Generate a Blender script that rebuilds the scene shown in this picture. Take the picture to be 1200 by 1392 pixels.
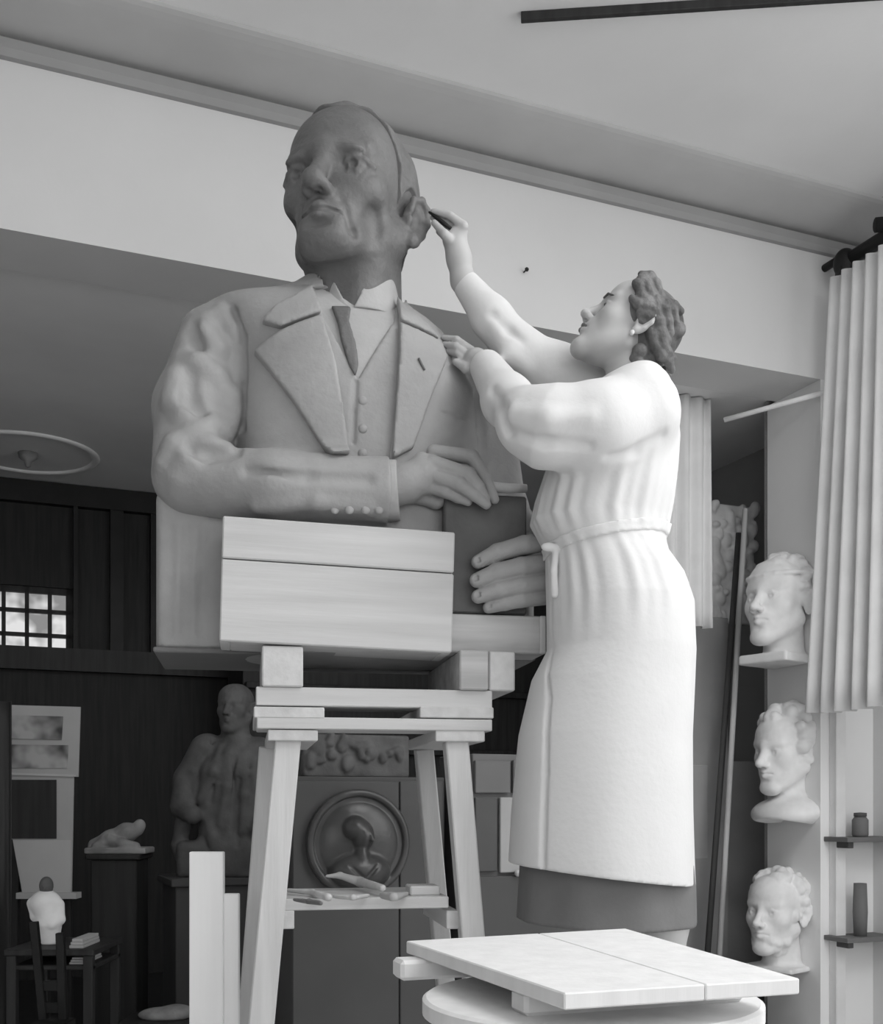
import bpy, bmesh, math, random
import numpy as np
from mathutils import Vector, Matrix, Euler

for o in list(bpy.data.objects):
    bpy.data.objects.remove(o, do_unlink=True)
SC = bpy.context.scene
COL = SC.collection

# ------------------------------------------------------------------ camera
FPX, CX, HY, CAMZ = 1500.0, 600.0, 1090.0, 1.0      # focal length, centre and horizon in the 1200x1392 frame
cam_d = bpy.data.cameras.new('camera')
cam_d.sensor_fit = 'HORIZONTAL'
cam_d.sensor_width = 36.0
cam_d.lens = 36.0 * FPX / 1200.0
cam_d.shift_y = (HY - 696.0) / 1200.0
cam_d.clip_start = 0.05
cam = bpy.data.objects.new('camera', cam_d)
COL.objects.link(cam)
cam.location = (0, 0, CAMZ)
cam.rotation_euler = (math.pi / 2, 0, 0)
SC.camera = cam

# ------------------------------------------------------------------ room frame (x = along the long wall, -y = towards the room)
YAW = math.atan2(1500.0, 3630.0)
OX, OY = (470 - CX) / FPX * 2.7, 2.7
MB = Matrix.Translation((OX, OY, 0)) @ Matrix.Rotation(YAW, 4, 'Z')
MS = Matrix.Translation((OX, OY, 0)) @ Matrix.Rotation(math.radians(10), 4, 'Z')      # frame of the stand and the bust
CUR = [MB]                                                                             # frame in use
V_WALL, U_RIGHT, V_BACK, H_CEIL, H_HEAD = -1.087, 2.707, -4.03, 3.40, 2.773
U_LEFT, V_NEAR = -4.2, 4.6

# ------------------------------------------------------------------ world, lights, exposure
w = bpy.data.worlds.new('sky')
SC.world = w
w.use_nodes = True
bg = w.node_tree.nodes['Background']
bg.inputs[0].default_value = (1, 1, 1, 1)
bg.inputs[1].default_value = 0.9
SC.view_settings.view_transform = 'Standard'
SC.view_settings.look = 'None'
SC.view_settings.exposure = -0.24
SC.view_settings.gamma = 1.0
SC.view_settings.use_curve_mapping = False


def area_light(name, loc_room, direction_room, sx, sy, power):
    d = bpy.data.lights.new(name, 'AREA')
    d.shape = 'RECTANGLE'
    d.size, d.size_y, d.energy = sx, sy, power
    o = bpy.data.objects.new(name, d)
    COL.objects.link(o)
    R3 = MB.to_3x3()
    dv = (R3 @ Vector(direction_room)).normalized()
    o.matrix_world = Matrix.Translation(MB @ Vector(loc_room)) @ dv.to_track_quat('-Z', 'Y').to_matrix().to_4x4()
    return o


# daylight entering by the tall studio window in the right-hand wall and the one behind the photographer
area_light('daylight_side_window', (U_RIGHT - 0.03, -2.0, 2.1), (-1, 0, 0.0), 2.4, 2.0, 48)
area_light('daylight_rear_window', (-0.2, -(V_NEAR - 0.03), 2.0), (0, 1, 0), 5.0, 2.0, 56)
area_light('added_skylight_light', (1.2, -1.9, H_CEIL - 0.02), (-0.15, 0.1, -1), 1.8, 1.6, 70)  # lamp of the unseen skylight, added to shade the bust from above
area_light('daylight_alcove_window', (-2.55, -(V_BACK + 0.12), 2.0), (0, -1, -0.2), 0.6, 0.4, 2)

# ------------------------------------------------------------------ materials
MATS = {}


def mat(name, g, rough=0.75, var=0.10, scale=6.0, bump=0.0, bscale=None, wood=None, metal=0.0, spec=0.3, detail=4.0):
    """grey procedural material; wood = axis of the grain in object space"""
    if name in MATS:
        return MATS[name]
    m = bpy.data.materials.new(name)
    m.use_nodes = True
    nt = m.node_tree
    b = nt.nodes['Principled BSDF']
    b.inputs['Roughness'].default_value = rough
    b.inputs['Metallic'].default_value = metal
    b.inputs['Specular IOR Level'].default_value = spec
    tc = nt.nodes.new('ShaderNodeTexCoord')
    mp = nt.nodes.new('ShaderNodeMapping')
    nt.links.new(tc.outputs['Object'], mp.inputs[0])
    if wood is not None:
        sc = [14.0, 14.0, 14.0]
        sc['xyz'.index(wood)] = 0.9
        mp.inputs['Scale'].default_value = sc
    n = nt.nodes.new('ShaderNodeTexNoise')
    n.inputs['Scale'].default_value = scale
    n.inputs['Detail'].default_value = detail
    nt.links.new(mp.outputs[0], n.inputs['Vector'])
    r = nt.nodes.new('ShaderNodeValToRGB')
    r.color_ramp.elements[0].position = 0.3
    r.color_ramp.elements[1].position = 0.7
    lo, hi = max(0.0, g * (1 - var)), min(0.95, g * (1 + var))
    r.color_ramp.elements[0].color = (lo, lo, lo, 1)
    r.color_ramp.elements[1].color = (hi, hi, hi, 1)
    nt.links.new(n.outputs['Fac'], r.inputs[0])
    nt.links.new(r.outputs[0], b.inputs['Base Color'])
    if bump > 0:
        n2 = nt.nodes.new('ShaderNodeTexNoise')
        n2.inputs['Scale'].default_value = bscale or scale * 4
        n2.inputs['Detail'].default_value = 5
        nt.links.new(mp.outputs[0], n2.inputs['Vector'])
        bp = nt.nodes.new('ShaderNodeBump')
        bp.inputs['Strength'].default_value = bump
        bp.inputs['Distance'].default_value = 0.01
        nt.links.new(n2.outputs['Fac'], bp.inputs['Height'])
        nt.links.new(bp.outputs[0], b.inputs['Normal'])
    MATS[name] = m
    return m


M_CEIL = mat('ceiling_plaster', 0.86, 0.95, 0.05, 1.3, 0.08, 25)
M_WALL = mat('wall_plaster', 0.70, 0.95, 0.04, 1.6, 0.06, 30)
M_TRIM = mat('trim_paint', 0.52, 0.8, 0.05, 4)
M_BAND = mat('moulding_paint', 0.34, 0.8, 0.05, 4)
M_WALL2 = mat('wall_distemper_grey', 0.82, 0.95, 0.08, 1.6)
M_JAMB = mat('jamb_plaster_lightened', 0.88, 0.95, 0.04, 1.6, 0.06, 30)  # wall plaster made paler, putting into its colour the light this end lacks
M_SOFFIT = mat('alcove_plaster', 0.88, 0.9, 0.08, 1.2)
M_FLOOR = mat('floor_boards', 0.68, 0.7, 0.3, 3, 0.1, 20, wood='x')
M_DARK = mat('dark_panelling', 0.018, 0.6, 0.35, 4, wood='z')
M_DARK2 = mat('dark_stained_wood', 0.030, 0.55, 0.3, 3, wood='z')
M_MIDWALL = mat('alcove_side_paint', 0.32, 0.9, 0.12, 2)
M_CAB = mat('cabinet_paint', 0.105, 0.7, 0.10, 3)
M_CAB2 = mat('cabinet_paint_light', 0.17, 0.7, 0.12, 3)
M_WOODX = mat('pale_pine_x', 0.58, 0.75, 0.10, 2.0, 0.12, 6, wood='x')
M_WOODY = mat('pale_pine_y', 0.60, 0.75, 0.10, 2.0, 0.12, 6, wood='y')
M_WOODZ = mat('pale_pine_z', 0.62, 0.75, 0.10, 2.0, 0.12, 6, wood='z')
M_WOODW = mat('white_pine_z', 0.78, 0.75, 0.05, 2.0, 0.08, 6, wood='z')
M_GREYWOOD = mat('weathered_pine', 0.50, 0.8, 0.2, 2.0, 0.15, 6, wood='x')
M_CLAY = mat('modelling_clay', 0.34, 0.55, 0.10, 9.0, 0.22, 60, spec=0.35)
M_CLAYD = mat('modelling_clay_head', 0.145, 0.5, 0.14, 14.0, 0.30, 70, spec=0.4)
M_CLAYL = mat('modelling_clay_dry', 0.42, 0.65, 0.08, 10.0, 0.2, 60)
M_BOOK = mat('clay_book_cover', 0.105, 0.55, 0.15, 10.0, 0.2, 50)
M_COAT = mat('white_cotton', 0.67, 0.9, 0.02, 8.0, 0.10, 60)
M_SKIN = mat('skin', 0.46, 0.55, 0.05, 12, 0.03, 80)
M_LIP = mat('lips', 0.16, 0.5, 0.05, 12)
M_EYE = mat('eye_dark', 0.06, 0.4, 0.1, 12)
M_HAIR = mat('hair', 0.11, 0.5, 0.65, 18.0, 0.6, 60)
M_SKIRT = mat('grey_wool', 0.17, 0.9, 0.08, 10, 0.1, 90)
M_SHOE = mat('shoe_leather', 0.03, 0.35, 0.1, 10)
M_PLASTER = mat('plaster_cast', 0.88, 0.8, 0.08, 14, 0.15, 50)
M_PLASTERD = mat('plaster_dusty', 0.30, 0.8, 0.3, 12, 0.3, 40)
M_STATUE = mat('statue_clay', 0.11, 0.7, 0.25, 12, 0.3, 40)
M_BRONZE = mat('bronze', 0.07, 0.32, 0.25, 10, 0.1, 40, spec=0.5)
M_CURT = mat('curtain_linen', 0.82, 0.95, 0.05, 8, 0.1, 120)
M_PAPER = mat('paper', 0.50, 0.9, 0.04, 8)
M_MOUNT = mat('mount_card', 0.42, 0.9, 0.05, 8)
M_IRON = mat('black_iron', 0.012, 0.5, 0.2, 10)
M_BRASS = mat('dark_metal', 0.05, 0.35, 0.2, 10, metal=0.6)
M_ENAMEL = mat('enamel_pale', 0.60, 0.4, 0.05, 5)


def glass_mat():
    m = bpy.data.materials.new('window_glass')
    m.use_nodes = True
    nt = m.node_tree
    b = nt.nodes['Principled BSDF']
    n = nt.nodes.new('ShaderNodeTexNoise')
    n.inputs['Scale'].default_value = 7
    tcg = nt.nodes.new('ShaderNodeTexCoord')
    nt.links.new(tcg.outputs['Object'], n.inputs['Vector'])
    r = nt.nodes.new('ShaderNodeValToRGB')
    r.color_ramp.elements[0].position = .4
    r.color_ramp.elements[1].position = .62
    r.color_ramp.elements[0].color = (.35, .35, .35, 1)
    r.color_ramp.elements[1].color = (1, 1, 1, 1)
    nt.links.new(n.outputs['Fac'], r.inputs[0])
    nt.links.new(r.outputs[0], b.inputs['Base Color'])
    b.inputs['Transmission Weight'].default_value = 1.0
    b.inputs['Roughness'].default_value = 0.0
    b.inputs['IOR'].default_value = 1.02
    return m


M_GLASS = glass_mat()


def photo_mat(name, seed):
    """a blotchy grey photographic print"""
    m = bpy.data.materials.new(name)
    m.use_nodes = True
    nt = m.node_tree
    b = nt.nodes['Principled BSDF']
    b.inputs['Roughness'].default_value = 0.5
    tc = nt.nodes.new('ShaderNodeTexCoord')
    mp = nt.nodes.new('ShaderNodeMapping')
    mp.inputs['Location'].default_value = (seed, seed * 2.3, 0)
    n = nt.nodes.new('ShaderNodeTexNoise')
    n.inputs['Scale'].default_value = 11
    n.inputs['Detail'].default_value = 2
    r = nt.nodes.new('ShaderNodeValToRGB')
    r.color_ramp.elements[0].position = .40
    r.color_ramp.elements[1].position = .66
    r.color_ramp.elements[0].color = (.05, .05, .05, 1)
    r.color_ramp.elements[1].color = (.42, .42, .42, 1)
    nt.links.new(tc.outputs['Object'], mp.inputs[0])
    nt.links.new(mp.outputs[0], n.inputs['Vector'])
    nt.links.new(n.outputs['Fac'], r.inputs[0])
    nt.links.new(r.outputs[0], b.inputs['Base Color'])
    return m


# ------------------------------------------------------------------ points
CAMP = np.array([0, 0, CAMZ])


def ray(px, py):
    return np.array([(px - CX) / FPX, 1.0, (HY - py) / FPX])


def WPT(px, py, Y):
    d = ray(px, py)
    return CAMP + d * Y




def BP(px, py, v=0.0):
    """point of the plane y = -v of the room frame that is seen at a pixel (room coordinates)"""
    Mi = CUR[0].inverted()
    c = np.array(Mi @ Vector(CAMP))
    d = np.array(Mi.to_3x3() @ Vector(ray(px, py)))
    t = (-v - c[1]) / d[1]
    return c + d * t


def toB(p):
    return np.array(CUR[0].inverted() @ Vector(p))


def toW(p):
    return np.array(CUR[0] @ Vector(p))


# ------------------------------------------------------------------ object helpers
def tag(o, label, cat, group=None):
    o['label'] = label
    o['category'] = cat
    if group:
        o['group'] = group
    return o


class Thing:
    """an Empty at the base of a thing; parts are given in the coordinates of `frame`"""

    def __init__(self, name, label, cat, base, frame=None, group=None):
        frame = CUR[0] if frame is None else frame
        self.frame = frame
        self.M = frame @ Matrix.Translation(Vector(base))
        self.off = np.array(base, float)
        e = bpy.data.objects.new(name, None)
        e.empty_display_size = 0.05
        COL.objects.link(e)
        e.matrix_world = self.M
        tag(e, label, cat, group)
        self.o = e


def link_mesh(name, me, material, parent=None, M=None, smooth=False):
    """parent: Thing, object or None. Vertex coordinates of `me` are in M (default the frame of the thing)."""
    o = bpy.data.objects.new(name, me)
    COL.objects.link(o)
    if material is not None:
        me.materials.append(material)
    if smooth:
        me.polygons.foreach_set('use_smooth', [True] * len(me.polygons))
    if isinstance(parent, Thing):
        o.parent = parent.o
        if M is None:
            M = parent.frame
        o.matrix_basis = parent.M.inverted() @ M
    elif parent is not None:
        o.parent = parent
        o.matrix_basis = Matrix.Identity(4)
    else:
        o.matrix_world = M if M is not None else CUR[0]
    return o


def sub_part(name, me, material, part, M, smooth=False):
    """child of a part (part.parent is the thing's empty)"""
    o = bpy.data.objects.new(name, me)
    COL.objects.link(o)
    me.materials.append(material)
    if smooth:
        me.polygons.foreach_set('use_smooth', [True] * len(me.polygons))
    o.parent = part
    world = part.parent.matrix_basis @ part.matrix_basis if part.parent else part.matrix_basis
    o.matrix_basis = world.inverted() @ M
    return o


def bm_mesh(bm, name):
    bmesh.ops.recalc_face_normals(bm, faces=bm.faces[:])
    me = bpy.data.meshes.new(name)
    bm.to_mesh(me)
    bm.free()
    return me


def bm_box(bm, lo, hi, bevel=0.0):
    lo, hi = np.minimum(lo, hi), np.maximum(lo, hi)
    vs = [bm.verts.new((x, y, z)) for x in (lo[0], hi[0]) for y in (lo[1], hi[1]) for z in (lo[2], hi[2])]
    fs = []
    for q in ((0, 1, 3, 2), (4, 6, 7, 5), (0, 4, 5, 1), (2, 3, 7, 6), (0, 2, 6, 4), (1, 5, 7, 3)):
        fs.append(bm.faces.new([vs[i] for i in q]))
    if bevel > 0:
        es = list({e for f in fs for e in f.edges})
        bmesh.ops.bevel(bm, geom=es, offset=bevel, segments=1, affect='EDGES', clamp_overlap=True)


def box(name, lo, hi, material, parent=None, bevel=0.003, M=None):
    bm = bmesh.new()
    bm_box(bm, np.array(lo, float), np.array(hi, float), bevel)
    return link_mesh(name, bm_mesh(bm, name), material, parent, M)


def beam_mesh(name, a, b, w, t, side=(1, 0, 0), bevel=0.002, w2=None, t2=None):
    """bar from a to b, w wide along `side`, t thick across"""
    a, b = Vector(a), Vector(b)
    d = (b - a).normalized()
    s = Vector(side)
    s = (s - d * s.dot(d)).normalized()
    n = d.cross(s).normalized()
    w2 = w if w2 is None else w2
    t2 = t if t2 is None else t2
    bm = bmesh.new()
    vs = []
    for p, ww, tt in ((a, w, t), (b, w2, t2)):
        for i, j in ((-1, -1), (1, -1), (1, 1), (-1, 1)):
            vs.append(bm.verts.new(p + s * (i * ww / 2) + n * (j * tt / 2)))
    fs = [(0, 1, 2, 3), (7, 6, 5, 4)] + [(i, i + 4, (i + 1) % 4 + 4, (i + 1) % 4) for i in range(4)]
    ff = [bm.faces.new([vs[i] for i in f]) for f in fs]
    if bevel > 0:
        bmesh.ops.bevel(bm, geom=list({e for f in ff for e in f.edges}), offset=bevel, segments=1, affect='EDGES',
                        clamp_overlap=True)
    return bm_mesh(bm, name)


def beam(name, a, b, w, t, material, parent=None, side=(1, 0, 0), bevel=0.002, M=None, w2=None, t2=None):
    return link_mesh(name, beam_mesh(name, a, b, w, t, side, bevel, w2, t2), material, parent, M)


def tube_mesh(name, pts, radii, seg=12):
    pts = [Vector(p) for p in pts]
    if not hasattr(radii, '__len__'):
        radii = [radii] * len(pts)
    bm = bmesh.new()
    rings = []
    ref = Vector((0.3, 0.2, 0.93))
    for i, p in enumerate(pts):
        d = (pts[min(i + 1, len(pts) - 1)] - pts[max(i - 1, 0)]).normalized()
        s = ref.cross(d)
        if s.length < 1e-3:
            s = Vector((1, 0, 0)).cross(d)
        s.normalize()
        n = d.cross(s)
        rings.append([bm.verts.new(p + (s * math.cos(2 * math.pi * k / seg) + n * math.sin(2 * math.pi * k / seg)) * radii[i])
                      for k in range(seg)])
    for a, b in zip(rings, rings[1:]):
        for k in range(seg):
            bm.faces.new((a[k], a[(k + 1) % seg], b[(k + 1) % seg], b[k]))
    bm.faces.new(rings[0][::-1])
    bm.faces.new(rings[-1])
    return bm_mesh(bm, name)


def tube(name, pts, radii, material, parent=None, M=None, seg=12):
    return link_mesh(name, tube_mesh(name, pts, radii, seg), material, parent, M, smooth=True)


def lathe_mesh(name, prof, centre, seg=48):
    """profile [(r, z)] turned about the vertical through centre"""
    bm = bmesh.new()
    rings = []
    for r, z in prof:
        if r < 1e-5:
            rings.append([bm.verts.new((centre[0], centre[1], z))])
        else:
            rings.append([bm.verts.new((centre[0] + r * math.cos(2 * math.pi * k / seg),
                                        centre[1] + r * math.sin(2 * math.pi * k / seg), z)) for k in range(seg)])
    for a, b in zip(rings, rings[1:]):
        for k in range(seg):
            k2 = (k + 1) % seg
            if len(a) == 1 and len(b) == 1:
                continue
            if len(a) == 1:
                bm.faces.new((a[0], b[k], b[k2]))
            elif len(b) == 1:
                bm.faces.new((a[k], a[k2], b[0]))
            else:
                bm.faces.new((a[k], a[k2], b[k2], b[k]))
    return bm_mesh(bm, name)


def prism_mesh(name, poly, lo, hi, axis=2, bevel=0.0):
    """poly extruded along axis between lo and hi; poly gives the two other coordinates in order"""
    bm = bmesh.new()

    def P(q, h):
        c = list(q)
        c.insert(axis, h)
        return c
    a = [bm.verts.new(P(q, lo)) for q in poly]
    b = [bm.verts.new(P(q, hi)) for q in poly]
    n = len(poly)
    fs = [bm.faces.new(a), bm.faces.new(b[::-1])]
    for i in range(n):
        fs.append(bm.faces.new((a[i], b[i], b[(i + 1) % n], a[(i + 1) % n])))
    if bevel > 0:
        bmesh.ops.bevel(bm, geom=list({e for f in fs for e in f.edges}), offset=bevel, segments=1, affect='EDGES',
                        clamp_overlap=True)
    return bm_mesh(bm, name)


# ------------------------------------------------------------------ implicit sculpting (signed distance grid + surface nets)
def rot(x=0, y=0, z=0):
    return np.array(Euler((math.radians(x), math.radians(y), math.radians(z)), 'XYZ').to_matrix())


class Fr:
    def __init__(self, T=(0, 0, 0), R=None, s=1.0):
        self.T, self.R, self.s = np.array(T, float), (np.eye(3) if R is None else np.array(R)), s

    def __call__(self, p):
        return self.T + self.s * (self.R @ np.array(p, float))


ID = Fr()


class Sculpt:
    def __init__(self, lo, hi, h, M=None):
        self.lo = np.array(lo, float)
        n = np.ceil((np.array(hi, float) - self.lo) / h).astype(int) + 1
        self.n, self.h, self.M = n, h, (M if M is not None else CUR[0])
        self.ax = [(self.lo[i] + h * np.arange(n[i])).astype(np.float32) for i in range(3)]
        self.F = np.full(tuple(n), 1.0, np.float32)
        self.margin = 3 * h
        self.fr = ID

    def sl(self, lo, hi):
        s = []
        for i in range(3):
            a = int(np.floor((lo[i] - self.lo[i]) / self.h))
            b = int(np.ceil((hi[i] - self.lo[i]) / self.h)) + 1
            a, b = max(0, a), min(self.n[i], b)
            if b <= a:
                return None
            s.append(slice(a, b))
        return tuple(s)

    def grid(self, s):
        return (self.ax[0][s[0]][:, None, None], self.ax[1][s[1]][None, :, None], self.ax[2][s[2]][None, None, :])

    def comb(self, s, d, k, op):
        f = self.F[s]
        k = max(k, 1e-5)
        if op == 'add':
            h = np.clip(0.5 + 0.5 * (f - d) / k, 0, 1)
            self.F[s] = f * (1 - h) + d * h - k * h * (1 - h)
        else:
            d = -d
            h = np.clip(0.5 - 0.5 * (f - d) / k, 0, 1)
            self.F[s] = f * (1 - h) + d * h + k * h * (1 - h)

    def ell(self, c, r, R=None, k=0.01, op='add', fr=None):
        fr = fr or self.fr
        c = fr(c)
        r = np.array(r if hasattr(r, '__len__') else (r, r, r), float) * fr.s
        Rm = fr.R if R is None else fr.R @ R
        k = k * fr.s
        e = np.sqrt((Rm ** 2) @ (r ** 2)) + k + self.margin
        s = self.sl(c - e, c + e)
        if s is None:
            return
        x, y, z = self.grid(s)
        q = [(x - c[0]) * Rm[0, i] + (y - c[1]) * Rm[1, i] + (z - c[2]) * Rm[2, i] for i in range(3)]
        k0 = np.sqrt(sum((q[i] / r[i]) ** 2 for i in range(3)))
        k1 = np.sqrt(sum((q[i] / r[i] ** 2) ** 2 for i in range(3))) + 1e-9
        d = (k0 * (k0 - 1) / k1).astype(np.float32)
        d = np.where(k0 < 0.05, -min(r), d).astype(np.float32)
        self.comb(s, d, k, op)

    def cone(self, a, b, ra, rb=None, k=0.01, op='add', fr=None):
        fr = fr or self.fr
        a, b = fr(a), fr(b)
        rb = ra if rb is None else rb
        ra, rb, k = ra * fr.s, rb * fr.s, k * fr.s
        m = max(ra, rb) + k + self.margin
        s = self.sl(np.minimum(a, b) - m, np.maximum(a, b) + m)
        if s is None:
            return
        x, y, z = self.grid(s)
        ab = b - a
        L2 = max(float(ab @ ab), 1e-12)
        t = np.clip(((x - a[0]) * ab[0] + (y - a[1]) * ab[1] + (z - a[2]) * ab[2]) / L2, 0, 1)
        d = np.sqrt((x - a[0] - ab[0] * t) ** 2 + (y - a[1] - ab[1] * t) ** 2 + (z - a[2] - ab[2] * t) ** 2)
        d = (d - (ra + (rb - ra) * t)).astype(np.float32)
        self.comb(s, d, k, op)

    def chain(self, pts, radii, k=0.01, op='add', fr=None):
        if not hasattr(radii, '__len__'):
            radii = [radii] * len(pts)
        for i in range(len(pts) - 1):
            self.cone(pts[i], pts[i + 1], radii[i], radii[i + 1], k, op, fr)

    def rbox(self, c, half, R=None, rnd=0.01, k=0.01, op='add', fr=None):
        fr = fr or self.fr
        c = fr(c)
        half = np.array(half, float) * fr.s
        rnd, k = rnd * fr.s, k * fr.s
        Rm = fr.R if R is None else fr.R @ R
        e = np.abs(Rm) @ half + k + self.margin
        s = self.sl(c - e, c + e)
        if s is None:
            return
        x, y, z = self.grid(s)
        q = [np.abs((x - c[0]) * Rm[0, i] + (y - c[1]) * Rm[1, i] + (z - c[2]) * Rm[2, i]) - (half[i] - rnd) for i in range(3)]
        d = np.sqrt(sum(np.maximum(v, 0) ** 2 for v in q)) + np.minimum(np.maximum(np.maximum(q[0], q[1]), q[2]), 0) - rnd
        self.comb(s, d.astype(np.float32), k, op)

    def loft_field(self, rows, p=2.0, mod=None):
        """rows: (z, cx, cy, a, b) from bottom to top"""
        rows = sorted(rows)
        zz = [r[0] for r in rows]
        z = self.ax[2]
        it = [np.interp(z, zz, [r[i] for r in rows]).astype(np.float32)[None, None, :] for i in range(1, 5)]
        x, y = self.ax[0][:, None, None] - it[0], self.ax[1][None, :, None] - it[1]
        a, b = it[2], it[3]
        if mod is not None:
            th = np.arctan2(y / b, x / a)
            g = 1.0 + mod(th, z[None, None, :])
            a, b = a * g, b * g
        kk = (np.abs(x / a) ** p + np.abs(y / b) ** p) ** (1.0 / p)
        gr = np.sqrt((x / (a * a)) ** 2 + (y / (b * b)) ** 2) + 1e-6
        d = kk * (kk - 1) / gr if p == 2.0 else (kk - 1) * np.minimum(a, b)
        d = np.maximum(d, np.maximum(z - zz[-1], zz[0] - z)[None, None, :])
        return d.astype(np.float32)

    def poly_xz(self, poly):
        """signed distance to a polygon in the x,z plane, shaped for broadcasting"""
        x, z = np.meshgrid(self.ax[0], self.ax[2], indexing='ij')
        d = np.full(x.shape, 1e9)
        ins = np.zeros(x.shape, bool)
        n = len(poly)
        for i in range(n):
            ax_, az = poly[i]
            bx, bz = poly[(i + 1) % n]
            ex, ez = bx - ax_, bz - az
            t = np.clip(((x - ax_) * ex + (z - az) * ez) / (ex * ex + ez * ez + 1e-12), 0, 1)
            d = np.minimum(d, np.hypot(x - ax_ - ex * t, z - az - ez * t))
            c = ((az > z) != (bz > z)) & (x < (bx - ax_) * (z - az) / (bz - az + 1e-12) + ax_)
            ins ^= c
        return np.where(ins, -d, d).astype(np.float32)[:, None, :]

    # -- reading positions back
    def plane(self, px, py, y):
        Mi = self.M.inverted()
        c = np.array(Mi @ Vector(CAMP))
        d = np.array(Mi.to_3x3() @ Vector(ray(px, py)))
        return c + d * ((y - c[1]) / d[1])

    def pick(self, px, py, F=None, lift=0.0):
        F = self.F if F is None else F
        Mi = self.M.inverted()
        c = np.array(Mi @ Vector(CAMP))
        d = np.array(Mi.to_3x3() @ Vector(ray(px, py)))
        t = np.arange(1.0, 7.0, self.h * 0.4)
        p = c[None] + d[None] * t[:, None]
        i = np.round((p - self.lo) / self.h).astype(int)
        ok = np.all((i >= 0) & (i < self.n), axis=1)
        i[~ok] = 0
        f = F[i[:, 0], i[:, 1], i[:, 2]]
        hit = np.nonzero(ok & (f < 0))[0]
        if len(hit) == 0:
            return None
        return p[hit[0]] - d * lift

    def mesh(self, name, F=None):
        F = (self.F if F is None else F).copy()
        for ax_ in range(3):
            s = [slice(None)] * 3
            for e in (0, -1):
                s[ax_] = e
                F[tuple(s)] = np.maximum(F[tuple(s)], 1e-3)
        ins = F < 0
        sh = [(i, j, k) for i in (0, 1) for j in (0, 1) for k in (0, 1)]
        N = np.array(F.shape)
        anyi = np.zeros(tuple(N - 1), bool)
        alli = np.ones(tuple(N - 1), bool)
        for i, j, k in sh:
            v = ins[i:N[0] - 1 + i, j:N[1] - 1 + j, k:N[2] - 1 + k]
            anyi |= v
            alli &= v
        cells = np.argwhere(anyi & ~alli)
        V = np.stack([F[cells[:, 0] + i, cells[:, 1] + j, cells[:, 2] + k] for i, j, k in sh], 1).astype(np.float64)
        off = np.array(sh, float)
        acc = np.zeros((len(cells), 3))
        cnt = np.zeros(len(cells))
        for a in range(8):
            for b in range(a + 1, 8):
                if np.abs(off[a] - off[b]).sum() != 1:
                    continue
                m = (V[:, a] < 0) != (V[:, b] < 0)
                t = V[m, a] / (V[m, a] - V[m, b])
                acc[m] += off[a] + t[:, None] * (off[b] - off[a])
                cnt[m] += 1
        verts = self.lo + (cells + acc / cnt[:, None]) * self.h
        cid = np.full(tuple(N - 1), -1, np.int32)
        cid[cells[:, 0], cells[:, 1], cells[:, 2]] = np.arange(len(cells))
        quads = []
        for axis in range(3):
            s0, s1 = [slice(None)] * 3, [slice(None)] * 3
            s0[axis], s1[axis] = slice(0, -1), slice(1, None)
            e = np.argwhere(ins[tuple(s0)] != ins[tuple(s1)])
            u, v = (axis + 1) % 3, (axis + 2) % 3
            e = e[(e[:, u] > 0) & (e[:, v] > 0) & (e[:, u] < N[u] - 1) & (e[:, v] < N[v] - 1)]
            q = []
            for du, dv in ((-1, -1), (0, -1), (0, 0), (-1, 0)):
                c = e.copy()
                c[:, u] += du
                c[:, v] += dv
                q.append(cid[c[:, 0], c[:, 1], c[:, 2]])
            q = np.stack(q, 1)
            fl = ~ins[e[:, 0], e[:, 1], e[:, 2]]
            q[fl] = q[fl][:, ::-1]
            quads.append(q)
        quads = np.concatenate(quads)
        quads = quads[(quads >= 0).all(1)]
        me = bpy.data.meshes.new(name)
        me.vertices.add(len(verts))
        me.vertices.foreach_set('co', verts.astype(np.float32).ravel())
        me.loops.add(quads.size)
        me.loops.foreach_set('vertex_index', quads.astype(np.int32).ravel())
        me.polygons.add(len(quads))
        me.polygons.foreach_set('loop_start', np.arange(0, quads.size, 4, dtype=np.int32))
        me.update(calc_edges=True)
        me.validate()
        return me

    def put(self, name, material, parent=None, F=None, sub=None):
        me = self.mesh(name, F)
        if sub is not None:
            return sub_part(name, me, material, sub, self.M, True)
        return link_mesh(name, me, material, parent, self.M, smooth=True)


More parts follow.
